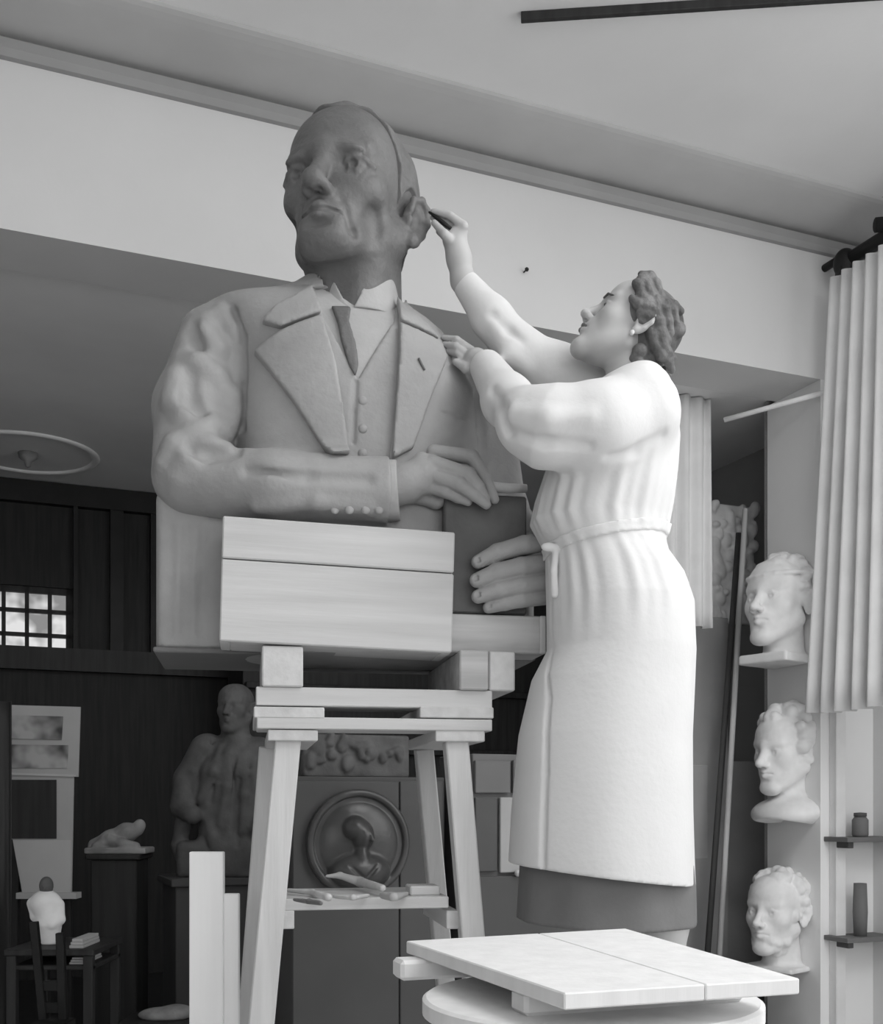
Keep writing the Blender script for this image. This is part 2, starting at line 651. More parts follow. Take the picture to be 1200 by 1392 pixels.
def head_sdf(S, fr, male=False, neck=True, ears=True, folds=False, tall=0.0, eyes=True, ear_z=-0.008, ear_x=0.079, ex=1.0, cu=0.0, neck_to=(0, 0.035, -0.19), neck_r=(0.05, 0.055)):
    """life-size head, face towards -y, eyes at z = 0; added to S through frame fr"""
    S.fr = fr
    jw = 1.08 if male else 0.95
    S.ell((0, 0.018, 0.032 + tall * .35), (0.077, 0.096, 0.082 + tall * .65), k=0.02)
    S.ell((0, -0.040, 0.045 + tall * .3), (0.061, 0.047, 0.055 + tall * .5), k=0.03)
    S.ell((0, -0.033, -0.040 + cu * .4), (0.059, 0.056, 0.075 - cu * .6), k=0.03)
    for s in (-1, 1):
        S.cone((s * 0.054 * jw, 0.004, -0.052), (s * 0.016 * jw, -0.072, -0.103 + cu), 0.021, 0.019, k=0.022)
        S.ell((s * 0.041, -0.055, -0.020), (0.022, 0.019, 0.021), k=0.03)
        S.cone((s * 0.006, -0.084, 0.020), (s * 0.048, -0.066, 0.025), 0.013 if male else 0.008, 0.010 if male else 0.008, k=0.014)
    S.ell((0, -0.081, -0.106 + cu), (0.024 * jw, 0.017, 0.017), k=0.018)
    S.ell((0, -0.075, -0.060), (0.031, 0.022, 0.028), k=0.02)
    for s in (-1, 1):
        S.ell((s * 0.034 * ex, -0.097, 0.0005), (0.020, 0.026 if folds else 0.021, 0.0130), k=0.007 if folds else 0.010, op='sub')
    # nose
    nm = 1.15 if male else 0.95
    S.cone((0, -0.084, 0.014), (0, -0.110, -0.028), 0.0078 * nm, 0.0105 * nm, k=0.010)
    S.ell((0, -0.1125, -0.030), (0.0122 * nm, 0.011 * nm, 0.0105 * nm), k=0.006)
    for s in (-1, 1):
        S.ell((s * 0.0125, -0.101, -0.035), (0.0085, 0.011, 0.0085), k=0.006)
        S.ell((s * 0.0065, -0.108, -0.0435), (0.0042, 0.006, 0.004), k=0.003, op='sub')
    # eyes with lids
    if eyes:
        for s in (-1, 1):
            q = s * ex
            S.ell((q * 0.033, -0.0712, 0.000), (0.0145, 0.0128, 0.0118), k=0.001)
            S.chain([(q * 0.019, -0.0765, 0.001), (q * 0.026, -0.0815, 0.0075), (q * 0.034, -0.0815, 0.009),
                     (q * 0.043, -0.0765, 0.006), (q * 0.050, -0.068, -0.001)], 0.0040 if folds else 0.0034, k=0.0015)
            S.chain([(q * 0.020, -0.0755, -0.003), (q * 0.027, -0.0795, -0.0085), (q * 0.036, -0.0785, -0.009),
                     (q * 0.048, -0.069, -0.004)], 0.0026, k=0.004)
            S.ell((q * 0.0325, -0.0842, 0.0000), (0.0062, 0.006, 0.0062) if folds else (0.0052, 0.005, 0.0052), k=0.0005, op='sub')
    # lips
    for s in (-1, 1):
        S.cone((s * 0.003, -0.0985, -0.0555), (s * 0.022, -0.088, -0.0605), 0.0058, 0.003, k=0.005)
        S.cone((0, -0.0965, -0.0675), (s * 0.019, -0.0885, -0.0640), 0.0065, 0.003, k=0.005)
    S.chain([(-0.026, -0.0885, -0.0635), (-0.012, -0.099, -0.0605), (0, -0.1035, -0.0615), (0.012, -0.099, -0.0605), (0.026, -0.0885, -0.0635)],
            0.0022, k=0.003, op='sub')
    S.ell((0, -0.101, -0.083 + cu * .4), (0.018, 0.008, 0.005), k=0.008, op='sub')
    if folds:
        for s in (-1, 1):
            S.chain([(s * 0.019, -0.104, -0.026), (s * 0.030, -0.092, -0.048), (s * 0.036, -0.082, -0.072)], [0.0035, 0.0038, 0.003], k=0.007, op='sub')
            S.chain([(s * 0.038, -0.080, -0.080), (s * 0.037, -0.072, -0.098 + cu)], 0.004, k=0.01, op='sub')
            S.ell((s * 0.034, -0.0835, 0.0185), (0.019, 0.0095, 0.0062), R=rot(0, s * 10, 0), k=0.005)
            S.ell((s * 0.054, -0.050, -0.062), (0.008, 0.014, 0.020), k=0.02, op='sub')
    if ears:
        for s in (-1, 1):
            R = rot(-8, 0, -s * 24)
            e = np.array((s * ear_x, 0.018, ear_z)) if (s > 0 or cu == 0) else np.array((-0.073, 0.036, ear_z + 0.012))
            S.ell(e, (0.009, 0.018, 0.031), R=R, k=0.008)
            c = lambda a, b: tuple(e + R @ np.array((s * 0.006, a, b)))
            S.ell(tuple(e + R @ np.array((s * 0.010, -0.003, 0.001))), (0.008, 0.0105, 0.018), R=R, k=0.004, op='sub')
            S.chain([c(-0.012, 0.010), c(-0.010, 0.026), c(0.004, 0.034), c(0.015, 0.026), c(0.018, 0.008), c(0.012, -0.012), c(0.002, -0.026)],
                    [0.004, 0.004, 0.0042, 0.0045, 0.0045, 0.004, 0.006], k=0.004)
            S.ell(c(-0.003, -0.027), (0.006, 0.008, 0.010), R=R, k=0.006)
            S.ell(c(-0.013, -0.004), (0.004, 0.004, 0.007), R=R, k=0.004)
    if neck:
        S.cone((0, 0.018, -0.055), neck_to, neck_r[0], neck_r[1], k=0.022)
        if folds:
            for s in (-1, 1):
                S.cone((s * 0.034, -0.012, -0.100), (s * 0.012, -0.016, -0.185), 0.010, 0.009, k=0.03)
    S.fr = ID


# ================================================================== ROOM
def struct(name, me_or_obj):
    me_or_obj['kind'] = 'structure'
    return me_or_obj


def sbox(name, lo, hi, m, bevel=0.0):
    return struct(name, box(name, lo, hi, m, None, bevel))


T = 0.12
sbox('floor', (U_LEFT - T, -V_NEAR - T, -0.10), (U_RIGHT + T + 1.2, -V_WALL + 0.1, 0.0), M_FLOOR)
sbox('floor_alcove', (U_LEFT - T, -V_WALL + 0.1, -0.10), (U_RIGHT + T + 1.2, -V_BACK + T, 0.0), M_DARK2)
SKY = (0.3, 2.1, -2.7, -1.1)            # opening of an unseen skylight, added to give light from above
bm = bmesh.new()
for (x0, x1, y0, y1) in ((U_LEFT - T, SKY[0], -V_NEAR - T, -V_WALL + 0.32), (SKY[1], U_RIGHT + T, -V_NEAR - T, -V_WALL + 0.32),
                         (SKY[0], SKY[1], -V_NEAR - T, SKY[2]), (SKY[0], SKY[1], SKY[3], -V_WALL + 0.32)):
    bm_box(bm, np.array((x0, y0, H_CEIL)), np.array((x1, y1, H_CEIL + T)))
struct('ceiling', link_mesh('ceiling', bm_mesh(bm, 'ceiling'), M_CEIL))
bm = bmesh.new()
for i in range(5):
    x = SKY[0] + (SKY[1] - SKY[0]) * i / 4
    bm_box(bm, np.array((x - 0.02, SKY[2], H_CEIL + 0.05)), np.array((x + 0.02, SKY[3], H_CEIL + 0.09)))
for y in (SKY[2] + .02, SKY[3] - .02):
    bm_box(bm, np.array((SKY[0], y - 0.02, H_CEIL + 0.05)), np.array((SKY[1], y + 0.02, H_CEIL + 0.09)))
sky_frame = struct('added_skylight_frame', link_mesh('added_skylight_frame', bm_mesh(bm, 'added_skylight_frame'), M_TRIM))  # frame of the added skylight, out of view
for i in range(4):
    x0, x1 = SKY[0] + (SKY[1] - SKY[0]) * i / 4, SKY[0] + (SKY[1] - SKY[0]) * (i + 1) / 4
    bm = bmesh.new()
    bm_box(bm, np.array((x0, SKY[2], H_CEIL + 0.068)), np.array((x1, SKY[3], H_CEIL + 0.072)))
    link_mesh('window_pane', bm_mesh(bm, 'window_pane'), M_GLASS, sky_frame)
U_JAMB = BP(1115, 520, V_WALL)[0]
HEAD_T, JAMB_T = 0.28, 0.36
YW = -V_WALL
# front wall: header over the alcove, its plain right-hand end and left-hand end
sbox('wall_front', (U_LEFT, YW, H_HEAD), (U_RIGHT + T, YW + HEAD_T, H_CEIL), M_WALL)
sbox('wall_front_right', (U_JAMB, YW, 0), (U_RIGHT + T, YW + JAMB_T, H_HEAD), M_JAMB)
sbox('wall_front_left', (U_LEFT, YW, 0), (U_LEFT + 0.9, YW + JAMB_T, H_HEAD), M_WALL)
# alcove
sbox('ceiling_alcove', (U_LEFT, YW + HEAD_T, H_HEAD + 0.025), (U_JAMB + 1.2, -V_BACK + T, H_HEAD + 0.12), M_SOFFIT)
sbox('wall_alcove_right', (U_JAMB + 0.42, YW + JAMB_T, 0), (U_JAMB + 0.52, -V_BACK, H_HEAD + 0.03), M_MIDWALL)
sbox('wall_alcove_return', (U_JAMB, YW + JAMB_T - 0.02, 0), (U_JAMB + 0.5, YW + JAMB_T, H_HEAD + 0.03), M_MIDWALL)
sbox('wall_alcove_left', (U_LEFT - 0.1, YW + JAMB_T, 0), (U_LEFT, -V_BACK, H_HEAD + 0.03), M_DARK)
# other walls of the studio (right wall and the wall behind the camera have the big windows)
def wall_with_window(name, lo, hi, axis, w0, w1, z0, z1, m):
    """thin wall box lo..hi with a rectangular opening w0..w1 along axis, z0..z1"""
    bm = bmesh.new()
    a = np.array(lo, float)
    b = np.array(hi, float)

    def part(p0, p1, q0, q1):
        l, h = a.copy(), b.copy()
        l[axis], h[axis], l[2], h[2] = p0, p1, q0, q1
        bm_box(bm, l, h)
    part(a[axis], w0, a[2], b[2])
    part(w1, b[axis], a[2], b[2])
    part(w0, w1, a[2], z0)
    part(w0, w1, z1, b[2])
    return struct(name, link_mesh(name, bm_mesh(bm, name), m))


wall_with_window('wall_right', (U_RIGHT, -V_NEAR, 0), (U_RIGHT + T, YW, H_CEIL), 1, -3.2, -0.8, 1.1, 3.1, M_WALL)
wall_with_window('wall_back', (U_LEFT - T, -V_NEAR - T, 0), (U_RIGHT + T, -V_NEAR, H_CEIL), 0, -2.7, 2.3, 0.95, 3.05, M_WALL2)
sbox('wall_left', (U_LEFT - T, -V_NEAR, 0), (U_LEFT, YW + JAMB_T, H_CEIL), M_WALL2)


def window(name, p0, p1, axis, z0, z1, depth0, depth1, cols, rows, frame_m, bar=0.03, glass=True):
    """window: frame mesh + bars, panes as parts; opening p0..p1 along axis (0 or 1)"""
    bm = bmesh.new()

    def b3(q0, q1, r0, r1, d0=depth0, d1=depth1):
        l, h = [0, 0, r0], [0, 0, r1]
        l[axis], h[axis] = q0, q1
        l[1 - axis], h[1 - axis] = d0, d1
        bm_box(bm, np.array(l, float), np.array(h, float), 0.0)
    f = bar * 1.6
    b3(p0, p0 + f, z0, z1)
    b3(p1 - f, p1, z0, z1)
    b3(p0, p1, z0, z0 + f)
    b3(p0, p1, z1 - f, z1)
    for i in range(1, cols):
        c = p0 + (p1 - p0) * i / cols
        b3(c - bar / 2, c + bar / 2, z0, z1)
    for j in range(1, rows):
        c = z0 + (z1 - z0) * j / rows
        b3(p0, p1, c - bar / 2, c + bar / 2)
    fo = struct(name, link_mesh(name, bm_mesh(bm, name), frame_m))
    if glass:
        dm = (depth0 + depth1) / 2
        for i in range(cols):
            for j in range(rows):
                l, h = [0, 0, z0 + (z1 - z0) * j / rows], [0, 0, z0 + (z1 - z0) * (j + 1) / rows]
                l[axis], h[axis] = p0 + (p1 - p0) * i / cols, p0 + (p1 - p0) * (i + 1) / cols
                l[1 - axis], h[1 - axis] = dm - 0.002, dm + 0.002
                bm2 = bmesh.new()
                bm_box(bm2, np.array(l, float), np.array(h, float))
                o = link_mesh('window_pane', bm_mesh(bm2, 'window_pane'), M_GLASS, fo)
    return fo


window('window_1', -3.2, -0.8, 1, 1.1, 3.1, U_RIGHT + 0.04, U_RIGHT + 0.09, 4, 4, M_TRIM)
window('window_2', -2.7, 2.3, 0, 0.95, 3.05, -V_NEAR - 0.09, -V_NEAR - 0.04, 8, 4, M_TRIM)

# far wall of the alcove with a leaded window
YB = -V_BACK
wl, wr = BP(-60, 800, V_BACK)[0], BP(99, 800, V_BACK)[0]
wz0, wz1 = BP(50, 895, V_BACK)[2], BP(50, 797, V_BACK)[2]
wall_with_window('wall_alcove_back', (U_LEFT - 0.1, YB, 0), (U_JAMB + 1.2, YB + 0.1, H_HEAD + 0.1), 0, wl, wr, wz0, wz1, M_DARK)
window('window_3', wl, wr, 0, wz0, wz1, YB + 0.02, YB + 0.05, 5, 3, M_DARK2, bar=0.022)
# dark window posts and rails of the alcove wall
for n_, (xa, ya, xb, yb) in enumerate(((150, 662, 168, 900), (100, 795, 106, 895), (205, 668, 214, 900))):
    a, b = BP(xa, yb, V_BACK + 0.05), BP(xb, ya, V_BACK + 0.05)
    sbox('trim_%d' % (n_ + 1), (a[0], a[1], a[2]), (b[0], YB, H_HEAD), M_IRON)
a, b = BP(-60, 905, V_BACK + 0.06), BP(330, 893, V_BACK + 0.06)
sbox('trim_4', (a[0], a[1], a[2]), (b[0], YB, b[2]), M_DARK2)
a = BP(-60, 690, V_BACK + 0.06)
sbox('trim_5', (a[0], a[1], H_HEAD - 0.10), (b[0], YB, H_HEAD + 0.02), M_IRON)

# cornice: picture moulding, narrow shadow gap, plaster cove
def cornice(name, prof, u0, u1, m=M_TRIM):
    me = prism_mesh(name, prof, u0, u1, axis=0)
    return struct(name, link_mesh(name, me, m))


cornice('trim_6', [(YW, 3.295), (YW - 0.022, 3.295), (YW - 0.034, 3.315), (YW - 0.034, 3.345), (YW - 0.026, 3.352), (YW, 3.352)], U_LEFT, U_RIGHT, M_BAND)
arc = [(YW - 0.03 - 0.26 * math.sin(t) , 3.366 + 0.032 * (1 - math.cos(t))) for t in np.linspace(0, math.pi / 2, 9)]
cornice('trim_7', [(YW, 3.366), (YW - 0.018, 3.366)] + arc + [(YW - 0.29, 3.402), (YW, 3.402)], U_LEFT, U_RIGHT)
me = prism_mesh('trim_8', [(U_RIGHT, 3.295), (U_RIGHT - 0.034, 3.315), (U_RIGHT - 0.034, 3.352), (U_RIGHT - 0.04, 3.366), (U_RIGHT - 0.20, 3.395), (U_RIGHT - 0.25, 3.402), (U_RIGHT, 3.402)],
                -V_NEAR, YW - 0.05, axis=1)
struct('trim_8', link_mesh('trim_8', me, M_TRIM))
# plaster ring on the alcove ceiling
c0 = WPT(38, 616, (H_HEAD + 0.025 - CAMZ) * FPX / (HY - 616))
cl = toB(c0)
ring = lathe_mesh('ceiling_ring', [(0.315, H_HEAD + 0.026), (0.315, H_HEAD + 0.018), (0.325, H_HEAD + 0.012), (0.345, H_HEAD + 0.012),
                                   (0.355, H_HEAD + 0.018), (0.355, H_HEAD + 0.026)], cl)
o = link_mesh('ceiling_ring', ring, M_SOFFIT, smooth=True)
tag(o, 'pale plaster ring moulding on the low alcove ceiling', 'ceiling ring')
rose = lathe_mesh('ceiling_rose', [(0.0, H_HEAD + 0.026), (0.05, H_HEAD + 0.026), (0.045, H_HEAD), (0.02, H_HEAD - 0.02), (0.012, H_HEAD - 0.045), (0, H_HEAD - 0.05)], cl, 24)
tag(link_mesh('ceiling_rose', rose, M_PLASTERD, smooth=True), 'small ceiling rose in the middle of the plaster ring', 'ceiling rose')

# batten on the main ceiling
pa, pb = WPT(708, 18, 2.4 * FPX / (HY - 18)), WPT(1000, -1, 2.4 * FPX / (HY + 1))
pe = pa + (pb - pa) * 2.2
bt = beam('ceiling_batten', (pa[0], pa[1], H_CEIL - 0.013), (pe[0], pe[1], H_CEIL - 0.013), 0.02, 0.026, M_DARK2, None, side=(0, 1, 0), M=Matrix.Identity(4))
tag(bt, 'thin dark wooden batten fixed to the white ceiling', 'batten')
# nail in the wall and one in the cornice
for (px, py, v, lab) in ((712, 370, V_WALL, 'small nail in the white wall above the woman'),
                         (1034, 284, V_WALL + 0.034, 'small hook nail in the cornice moulding')):
    p = BP(px, py, v)
    o = tube('nail', [(p[0], p[1] + 0.004, p[2]), (p[0], p[1] - 0.02, p[2]), (p[0], p[1] - 0.022, p[2]), (p[0], p[1] - 0.027, p[2])], [0.003, 0.003, 0.008, 0.007], M_IRON, None, MB, 8)
    tag(o, lab, 'nail')

# ================================================================== MODELLING STAND
CUR[0] = MS
F1 = 0.235          # front plane of the stand
bz = BP(470, 990, F1)
Z_TOP = BP(470, 936, F1)[2]
Z_TOP0 = BP(470, 992, F1)[2]
stand = Thing('modelling_stand', 'tall pale pine modelling stand carrying the clay bust', 'stand', (0, 0, 0))


def bx(name, px0, py0, px1, py1, v, depth, m, parent, bevel=0.002):
    """box whose front face (plane v) covers the pixel rectangle; depth goes back"""
    a, b = BP(px0, (py0 + py1) / 2, v), BP(px1, (py0 + py1) / 2, v)
    mx = (px0 + px1) / 2
    z0, z1 = BP(mx, py1, v)[2], BP(mx, py0, v)[2]
    return box(name, (a[0], -v, z0), (b[0], -v + depth, z1), m, parent, bevel)


# top frame: two layers of planks
bx('top_plank', 348, 936, 669, 961, F1 + .003, 0.13, M_WOODX, stand)
bx('top_plank', 352, 936, 665, 961, F1 - 0.31, 0.12, M_WOODX, stand)
bx('side_rail', 345, 961, 441, 976, F1 + .006, 0.46, M_WOODY, stand)
bx('side_rail', 571, 961, 671, 976, F1 + .006, 0.46, M_WOODY, stand)
bx('lower_plank', 349, 976, 669, 992, F1 + .004, 0.14, M_WOODX, stand)
bx('lower_plank', 349, 976, 669, 992, F1 - 0.31, 0.13, M_WOODX, stand)
bx('cleat', 364, 992, 432, 1007, F1, 0.43, M_WOODY, stand)
bx('cleat', 592, 992, 659, 1008, F1, 0.43, M_WOODY, stand)
zc = BP(470, 1007, F1)[2]


def stand_leg(pxt, pyt, pxb, pyb, vt, vb, w_px, parent):
    a, b = BP(pxt, pyt, vt), BP(pxb, pyb, vb)
    d = (b - a) / (b[2] - a[2])
    foot = a + d * (0.0 - a[2])
    top = a + d * (zc + 0.004 - a[2])
    beam('leg', top, foot, w_px / 600.0, 0.05, M_WOODZ, parent, side=(1, 0, 0), bevel=0.003)
    return top, foot


VL, VLb = F1 - 0.04, F1 - 0.02
stand_leg(391, 1010, 355, 1392, VL, VLb, 34, stand)
stand_leg(619, 1010, 641, 1275, VL, VLb, 32, stand)
stand_leg(366, 1010, 336, 1392, VL - 0.36, VLb - 0.44, 30, stand)
stand_leg(575, 1010, 592, 1195, VL - 0.36, VLb - 0.42, 28, stand)
# shelf with its bearers
zs1, zs0 = BP(500, 1222, F1)[2], BP(500, 1238, F1)[2]
xa, xb = BP(384, 1230, F1)[0], BP(613, 1230, F1)[0]
shw = 0.30 / 3
for i in range(3):
    box('shelf_board', (xa, -F1 + 0.05 + i * shw - 0.02, zs0), (xb, -F1 + 0.05 + (i + 1) * shw - 0.022, zs1), M_WOODX, stand, 0.002)
for (p0, p1) in ((383, 400), (607, 624)):
    bx('shelf_bearer', p0, 1238, p1, 1263, F1 - 0.028, 0.34, M_WOODY, stand)

# bearers under the bust (loose blocks on the stand)
Z_STK = BP((348 + 669) / 2, 936, F1 + .003)[2]          # top of the stand
Z_BASE = BP(383, 878, F1 + 0.012)[2]


def block(px0, px1, v, m, parent):
    a_, b_ = BP(px0, 905, v), BP(px1, 905, v)
    box('block', (a_[0], -v, Z_STK), (b_[0], -v + 0.44, Z_BASE), m, parent, 0.003)


blk = Thing('support_block', 'sawn pine bearer block on the stand under the wide crate', 'wood block', (BP(383, 905, F1)[0], 0, Z_STK))
block(356, 412, F1 + 0.012, M_WOODY, blk)
blk = Thing('support_block', 'pair of weathered bearer blocks on the stand under the short base timber', 'wood block', (BP(662, 905, F1)[0], 0, Z_STK))
block(625, 664, F1 + 0.016, M_GREYWOOD, blk)
block(665, 700, F1 + 0.004, M_WOODY, blk)

# base board of the sculpture, wide crate in front and short timber at the right
V_BOX = F1 + 0.02
a, b = BP(208, 890, 0.10), BP(742, 890, 0.12)
bb = box('base_board', (a[0], -0.10, Z_BASE), (b[0] - 0.02, 0.24, Z_BASE + 0.012), M_CAB2, None, 0.003)
tag(bb, 'grey wooden base board lying under the clay bust', 'board')
Z_CLAY = Z_BASE + 0.012
box_l, box_r = BP(298, 790, V_BOX)[0], BP(614, 790, V_BOX)[0]
zb0, zb1 = Z_BASE, BP(455, 712, V_BOX)[2]
zsm = zb0 + (zb1 - zb0) * 0.66
MCR = MS @ Matrix.Translation(((box_l + box_r) / 2, 0, zb0)) @ Matrix.Rotation(math.radians(1.6), 4, 'Y') @ Matrix.Translation((-(box_l + box_r) / 2, 0, -zb0))
crate = Thing('wooden_crate', 'pale plank crate supporting the forearm of the clay bust', 'crate', ((box_l + box_r) / 2, -V_BOX + 0.05, zb0), MCR)
box('plank', (box_l, -V_BOX, zb0), (box_r, -V_BOX + 0.022, zsm - 0.0015), M_WOODX, crate, 0.003)
box('plank', (box_l, -V_BOX, zsm + 0.0015), (box_r, -V_BOX + 0.022, zb1), M_WOODX, crate, 0.003)
box('end_board', (box_l, -V_BOX + 0.022, zb0), (box_l + 0.022, -0.101, zb1 - 0.005), M_WOODY, crate, 0.002)
box('end_board', (box_r - 0.022, -V_BOX + 0.022, zb0), (box_r, -0.101, zb1 - 0.005), M_WOODY, crate, 0.002)
box('bottom_board', (box_l + 0.022, -V_BOX + 0.022, zb0), (box_r - 0.022, -0.101, zb0 + 0.02), M_WOODX, crate, 0.002)
VT = F1 - 0.02
tr = BP(741, 865, VT)[0]
tl = box_r + 0.004
tz1 = BP(680, 836, VT)[2]
tb = Thing('base_timber', 'short rough pine timber under the left hand of the bust', 'timber', ((tl + tr) / 2, -VT + 0.05, Z_BASE))
box('timber', (tl, -VT, Z_BASE), (tr, -0.102, tz1), M_GREYWOOD, tb, 0.003)
box('end_cleat', (tr - 0.014, -VT - 0.008, Z_BASE + 0.0), (tr, -VT, tz1), M_WOODZ, tb, 0.002)

# ================================================================== CLAY BUST
bust = Thing('clay_bust', 'over-life-size clay bust of a suited man holding a book', 'sculpture', (0, 0, Z_CLAY))

S = Sculpt((-0.56, -0.36, Z_CLAY - 0.02), (0.56, 0.26, 2.32), 0.005)
S.margin = 0.045
rows = []
for (py, l, r, b, vc) in ((900, 330, 660, .17, 0.0), (700, 325, 662, .18, 0.0), (600, 322, 655, .185, .0), (540, 324, 648, .185, .0), (515, 322, 636, .18, 0),
                          (484, 316, 618, .17, 0), (455, 304, 603, .155, 0), (436, 292, 584, .135, 0), (424, 290, 568, .12, 0), (416, 345, 556, .105, 0),
                          (404, 388, 550, .10, .005), (388, 414, 545, .095, .01), (378, 421, 543, .085, .01)):
    A, B = BP(l, py, vc), BP(r, py, vc)
    rows.append(((A[2] + B[2]) / 2, (A[0] + B[0]) / 2, -vc, (B[0] - A[0]) / 2, b))
S.F = np.minimum(S.F, S.loft_field(rows, 2.35))
px = 1 / 566.0
# right arm of the figure (left in the picture)
S.chain([BP(286, 462, 0.0), BP(263, 555, 0.02), BP(259, 645, 0.07)], [43 * px, 51 * px, 50 * px], k=0.03)
S2 = Sculpt((-0.56, -0.36, Z_CLAY - 0.02), (0.56, 0.26, 2.32), 0.005)
S2.margin = 0.045
S2.chain([BP(262, 652, 0.08), BP(380, 663, 0.155), BP(535, 668, 0.20)], [47 * px, 45 * px, 43 * px], k=0.03)
S2.F = np.maximum(S2.F, S2.ax[0][:, None, None] - BP(527, 668, 0.20)[0])
S.comb((slice(None),) * 3, S2.F, 0.02, 'add')
# left arm (right in the picture), elbow hidden behind the book
S.chain([BP(628, 520, -0.01), BP(664, 600, 0.0), BP(680, 690, 0.03)], [36 * px, 40 * px, 36 * px], k=0.03)
S.chain([BP(682, 700, 0.03), BP(728, 772, 0.19)], [36 * px, 30 * px], k=0.03)
F0 = S.F.copy()


def ppoly(pts, v=0.17):
    return [(BP(x, y, v)[0], BP(x, y, v)[2]) for x, y in pts]


OPEN = ppoly([(424, 372), (432, 402), (440, 430), (456, 500), (470, 600), (475, 629), (528, 629), (529, 620), (536, 560), (542, 470), (545, 420), (546, 372)])
VNECK = ppoly([(430, 372), (440, 425), (486, 516), (538, 428), (548, 372)])
dO, dV = S.poly_xz(OPEN), S.poly_xz(VNECK)
nc = BP(486, 405, 0.025)
zk0, zk1 = BP(486, 434, 0.03)[2], BP(486, 380, 0.03)[2]
rz_ = np.interp(S.ax[2], [zk0, zk1], [0.108, 0.122]).astype(np.float32)
NECK = np.sqrt((S.ax[0][:, None, None] - nc[0]) ** 2 + (S.ax[1][None, :, None] - nc[1]) ** 2) - rz_[None, None, :]
NECK = np.maximum(NECK, (zk0 - S.ax[2])[None, None, :]).astype(np.float32)
front = np.broadcast_to((S.ax[1] - 0.02)[None, :, None], S.F.shape)      # only the front of the figure
Rm = np.maximum(np.maximum(dO, -(F0 + 0.020)), front)
S.F = np.maximum(F0, -Rm)
# armhole groove, sleeve folds, pockets
def picks(lst, lift=0.0, F=None):
    return [S.pick(x, y, F0 if F is None else F, lift) for x, y in lst]


def okchain(pts, r, k, op):
    pts = [p for p in pts if p is not None]
    if len(pts) > 1:
        S.chain(pts, r, k=k, op=op)


okchain(picks([(318, 424), (329, 460), (332, 520), (328, 580), (321, 616)]), 0.010, 0.012, 'sub')
okchain(picks([(300, 424), (316, 450), (322, 500), (318, 560), (308, 590)], -0.004), 0.014, 0.02, 'add')
for ln in ([(247, 487), (268, 490), (292, 512), (308, 540), (312, 575)], [(238, 510), (236, 545), (252, 566), (280, 578), (300, 576)],
           [(222, 628), (238, 606), (266, 592), (300, 585)], [(240, 648), (258, 624), (286, 608), (306, 608)], [(284, 436), (276, 452), (292, 474), (306, 500)]):
    okchain(picks(ln, -0.010), [0.014] + [0.020] * (len(ln) - 2) + [0.010], 0.026, 'add')
for ln in ([(258, 512), (258, 545), (272, 560)], [(262, 614), (286, 616), (306, 616)], [(262, 446), (268, 472)]):
    okchain(picks(ln, 0.004), 0.012, 0.026, 'sub')
okchain(picks([(600, 560), (622, 566), (642, 572)]), 0.003, 0.004, 'sub')
okchain(picks([(336, 640), (420, 648), (500, 652)]), 0.006, 0.02, 'sub')
okchain(picks([(350, 690), (430, 682), (500, 690)], -0.004), 0.012, 0.02, 'add')
okchain(picks([(648, 540), (652, 580), (655, 630)]), 0.010, 0.015, 'sub')
JF = S.F
jacket = S.put('jacket', M_CLAY, bust, np.maximum(S.F, -NECK))
# waistcoat, shirt front, necktie, lapels and collar are layers over the same body
vest = np.maximum(np.maximum(np.maximum(F0 + 0.010, dO - 0.012), -dV), np.maximum(front, -(F0 + 0.034)))
S.F = vest.astype(np.float32)
okchain([S.pick(x, y, vest) for x, y in ((484, 519), (481, 560), (480, 600), (480, 626))], 0.0055, 0.004, 'sub')
vest = S.F
vest_o = S.put('waistcoat', M_CLAY, bust, vest)
S.F = JF
shirt = np.maximum(np.maximum(F0 + 0.017, dV - 0.012), np.maximum(front, -(F0 + 0.04)))
S.put('shirt_front', M_CLAYL, bust, np.maximum(shirt, -(NECK + 0.012)))
tie = np.maximum(np.maximum(F0 + 0.004, S.poly_xz(ppoly([(452, 409), (479, 409), (475, 432), (484, 468), (487, 496), (483, 514), (474, 498), (464, 460), (460, 436)]))), np.maximum(front, -(F0 + 0.03)))
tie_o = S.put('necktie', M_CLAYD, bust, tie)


def layer(name, poly, off, m):
    d = S.poly_xz(ppoly(poly))
    S.put(name, m, bust, np.maximum(np.maximum(np.maximum(F0 - off, d), -NECK), np.maximum(front, -(F0 + 0.022))))


layer('lapel', [(345, 467), (381, 447), (437, 428), (456, 500), (470, 590), (473, 627), (448, 627), (400, 548)], 0.017, M_CLAY)
layer('collar', [(425, 376), (398, 398), (372, 412), (356, 430), (382, 442), (437, 424), (430, 398)], 0.019, M_CLAY)
layer('lapel', [(544, 436), (604, 457), (611, 480), (586, 540), (560, 612), (531, 628), (536, 560), (543, 470)], 0.014, M_CLAY)
layer('collar', [(545, 378), (556, 404), (590, 436), (602, 452), (545, 431)], 0.012, M_CLAY)
tip_ = [S.pick(x, y, F0 - 0.014, 0.001) for x, y in ((569, 487), (577, 503))]
tube('buttonhole', tip_, 0.0028, M_CLAYD, bust, CUR[0], 8)
# buttons of the waistcoat and of the sleeve
bsc = Sculpt((0, 0, 0), (0.02, 0.02, 0.02), 0.01)


def button(px_, py_, F, r, name='button', m=M_CLAY):
    p = S.pick(px_, py_, F, 0.002)
    if p is None:
        return
    me = bpy.data.meshes.new(name)
    bm = bmesh.new()
    bmesh.ops.create_uvsphere(bm, u_segments=14, v_segments=8, radius=1.0,
                              matrix=Matrix.Translation(p) @ Matrix.Diagonal((r, r * 0.55, r, 1)))
    bm.to_mesh(me)
    bm.free()
    link_mesh(name, me, m, bust, CUR[0], True)


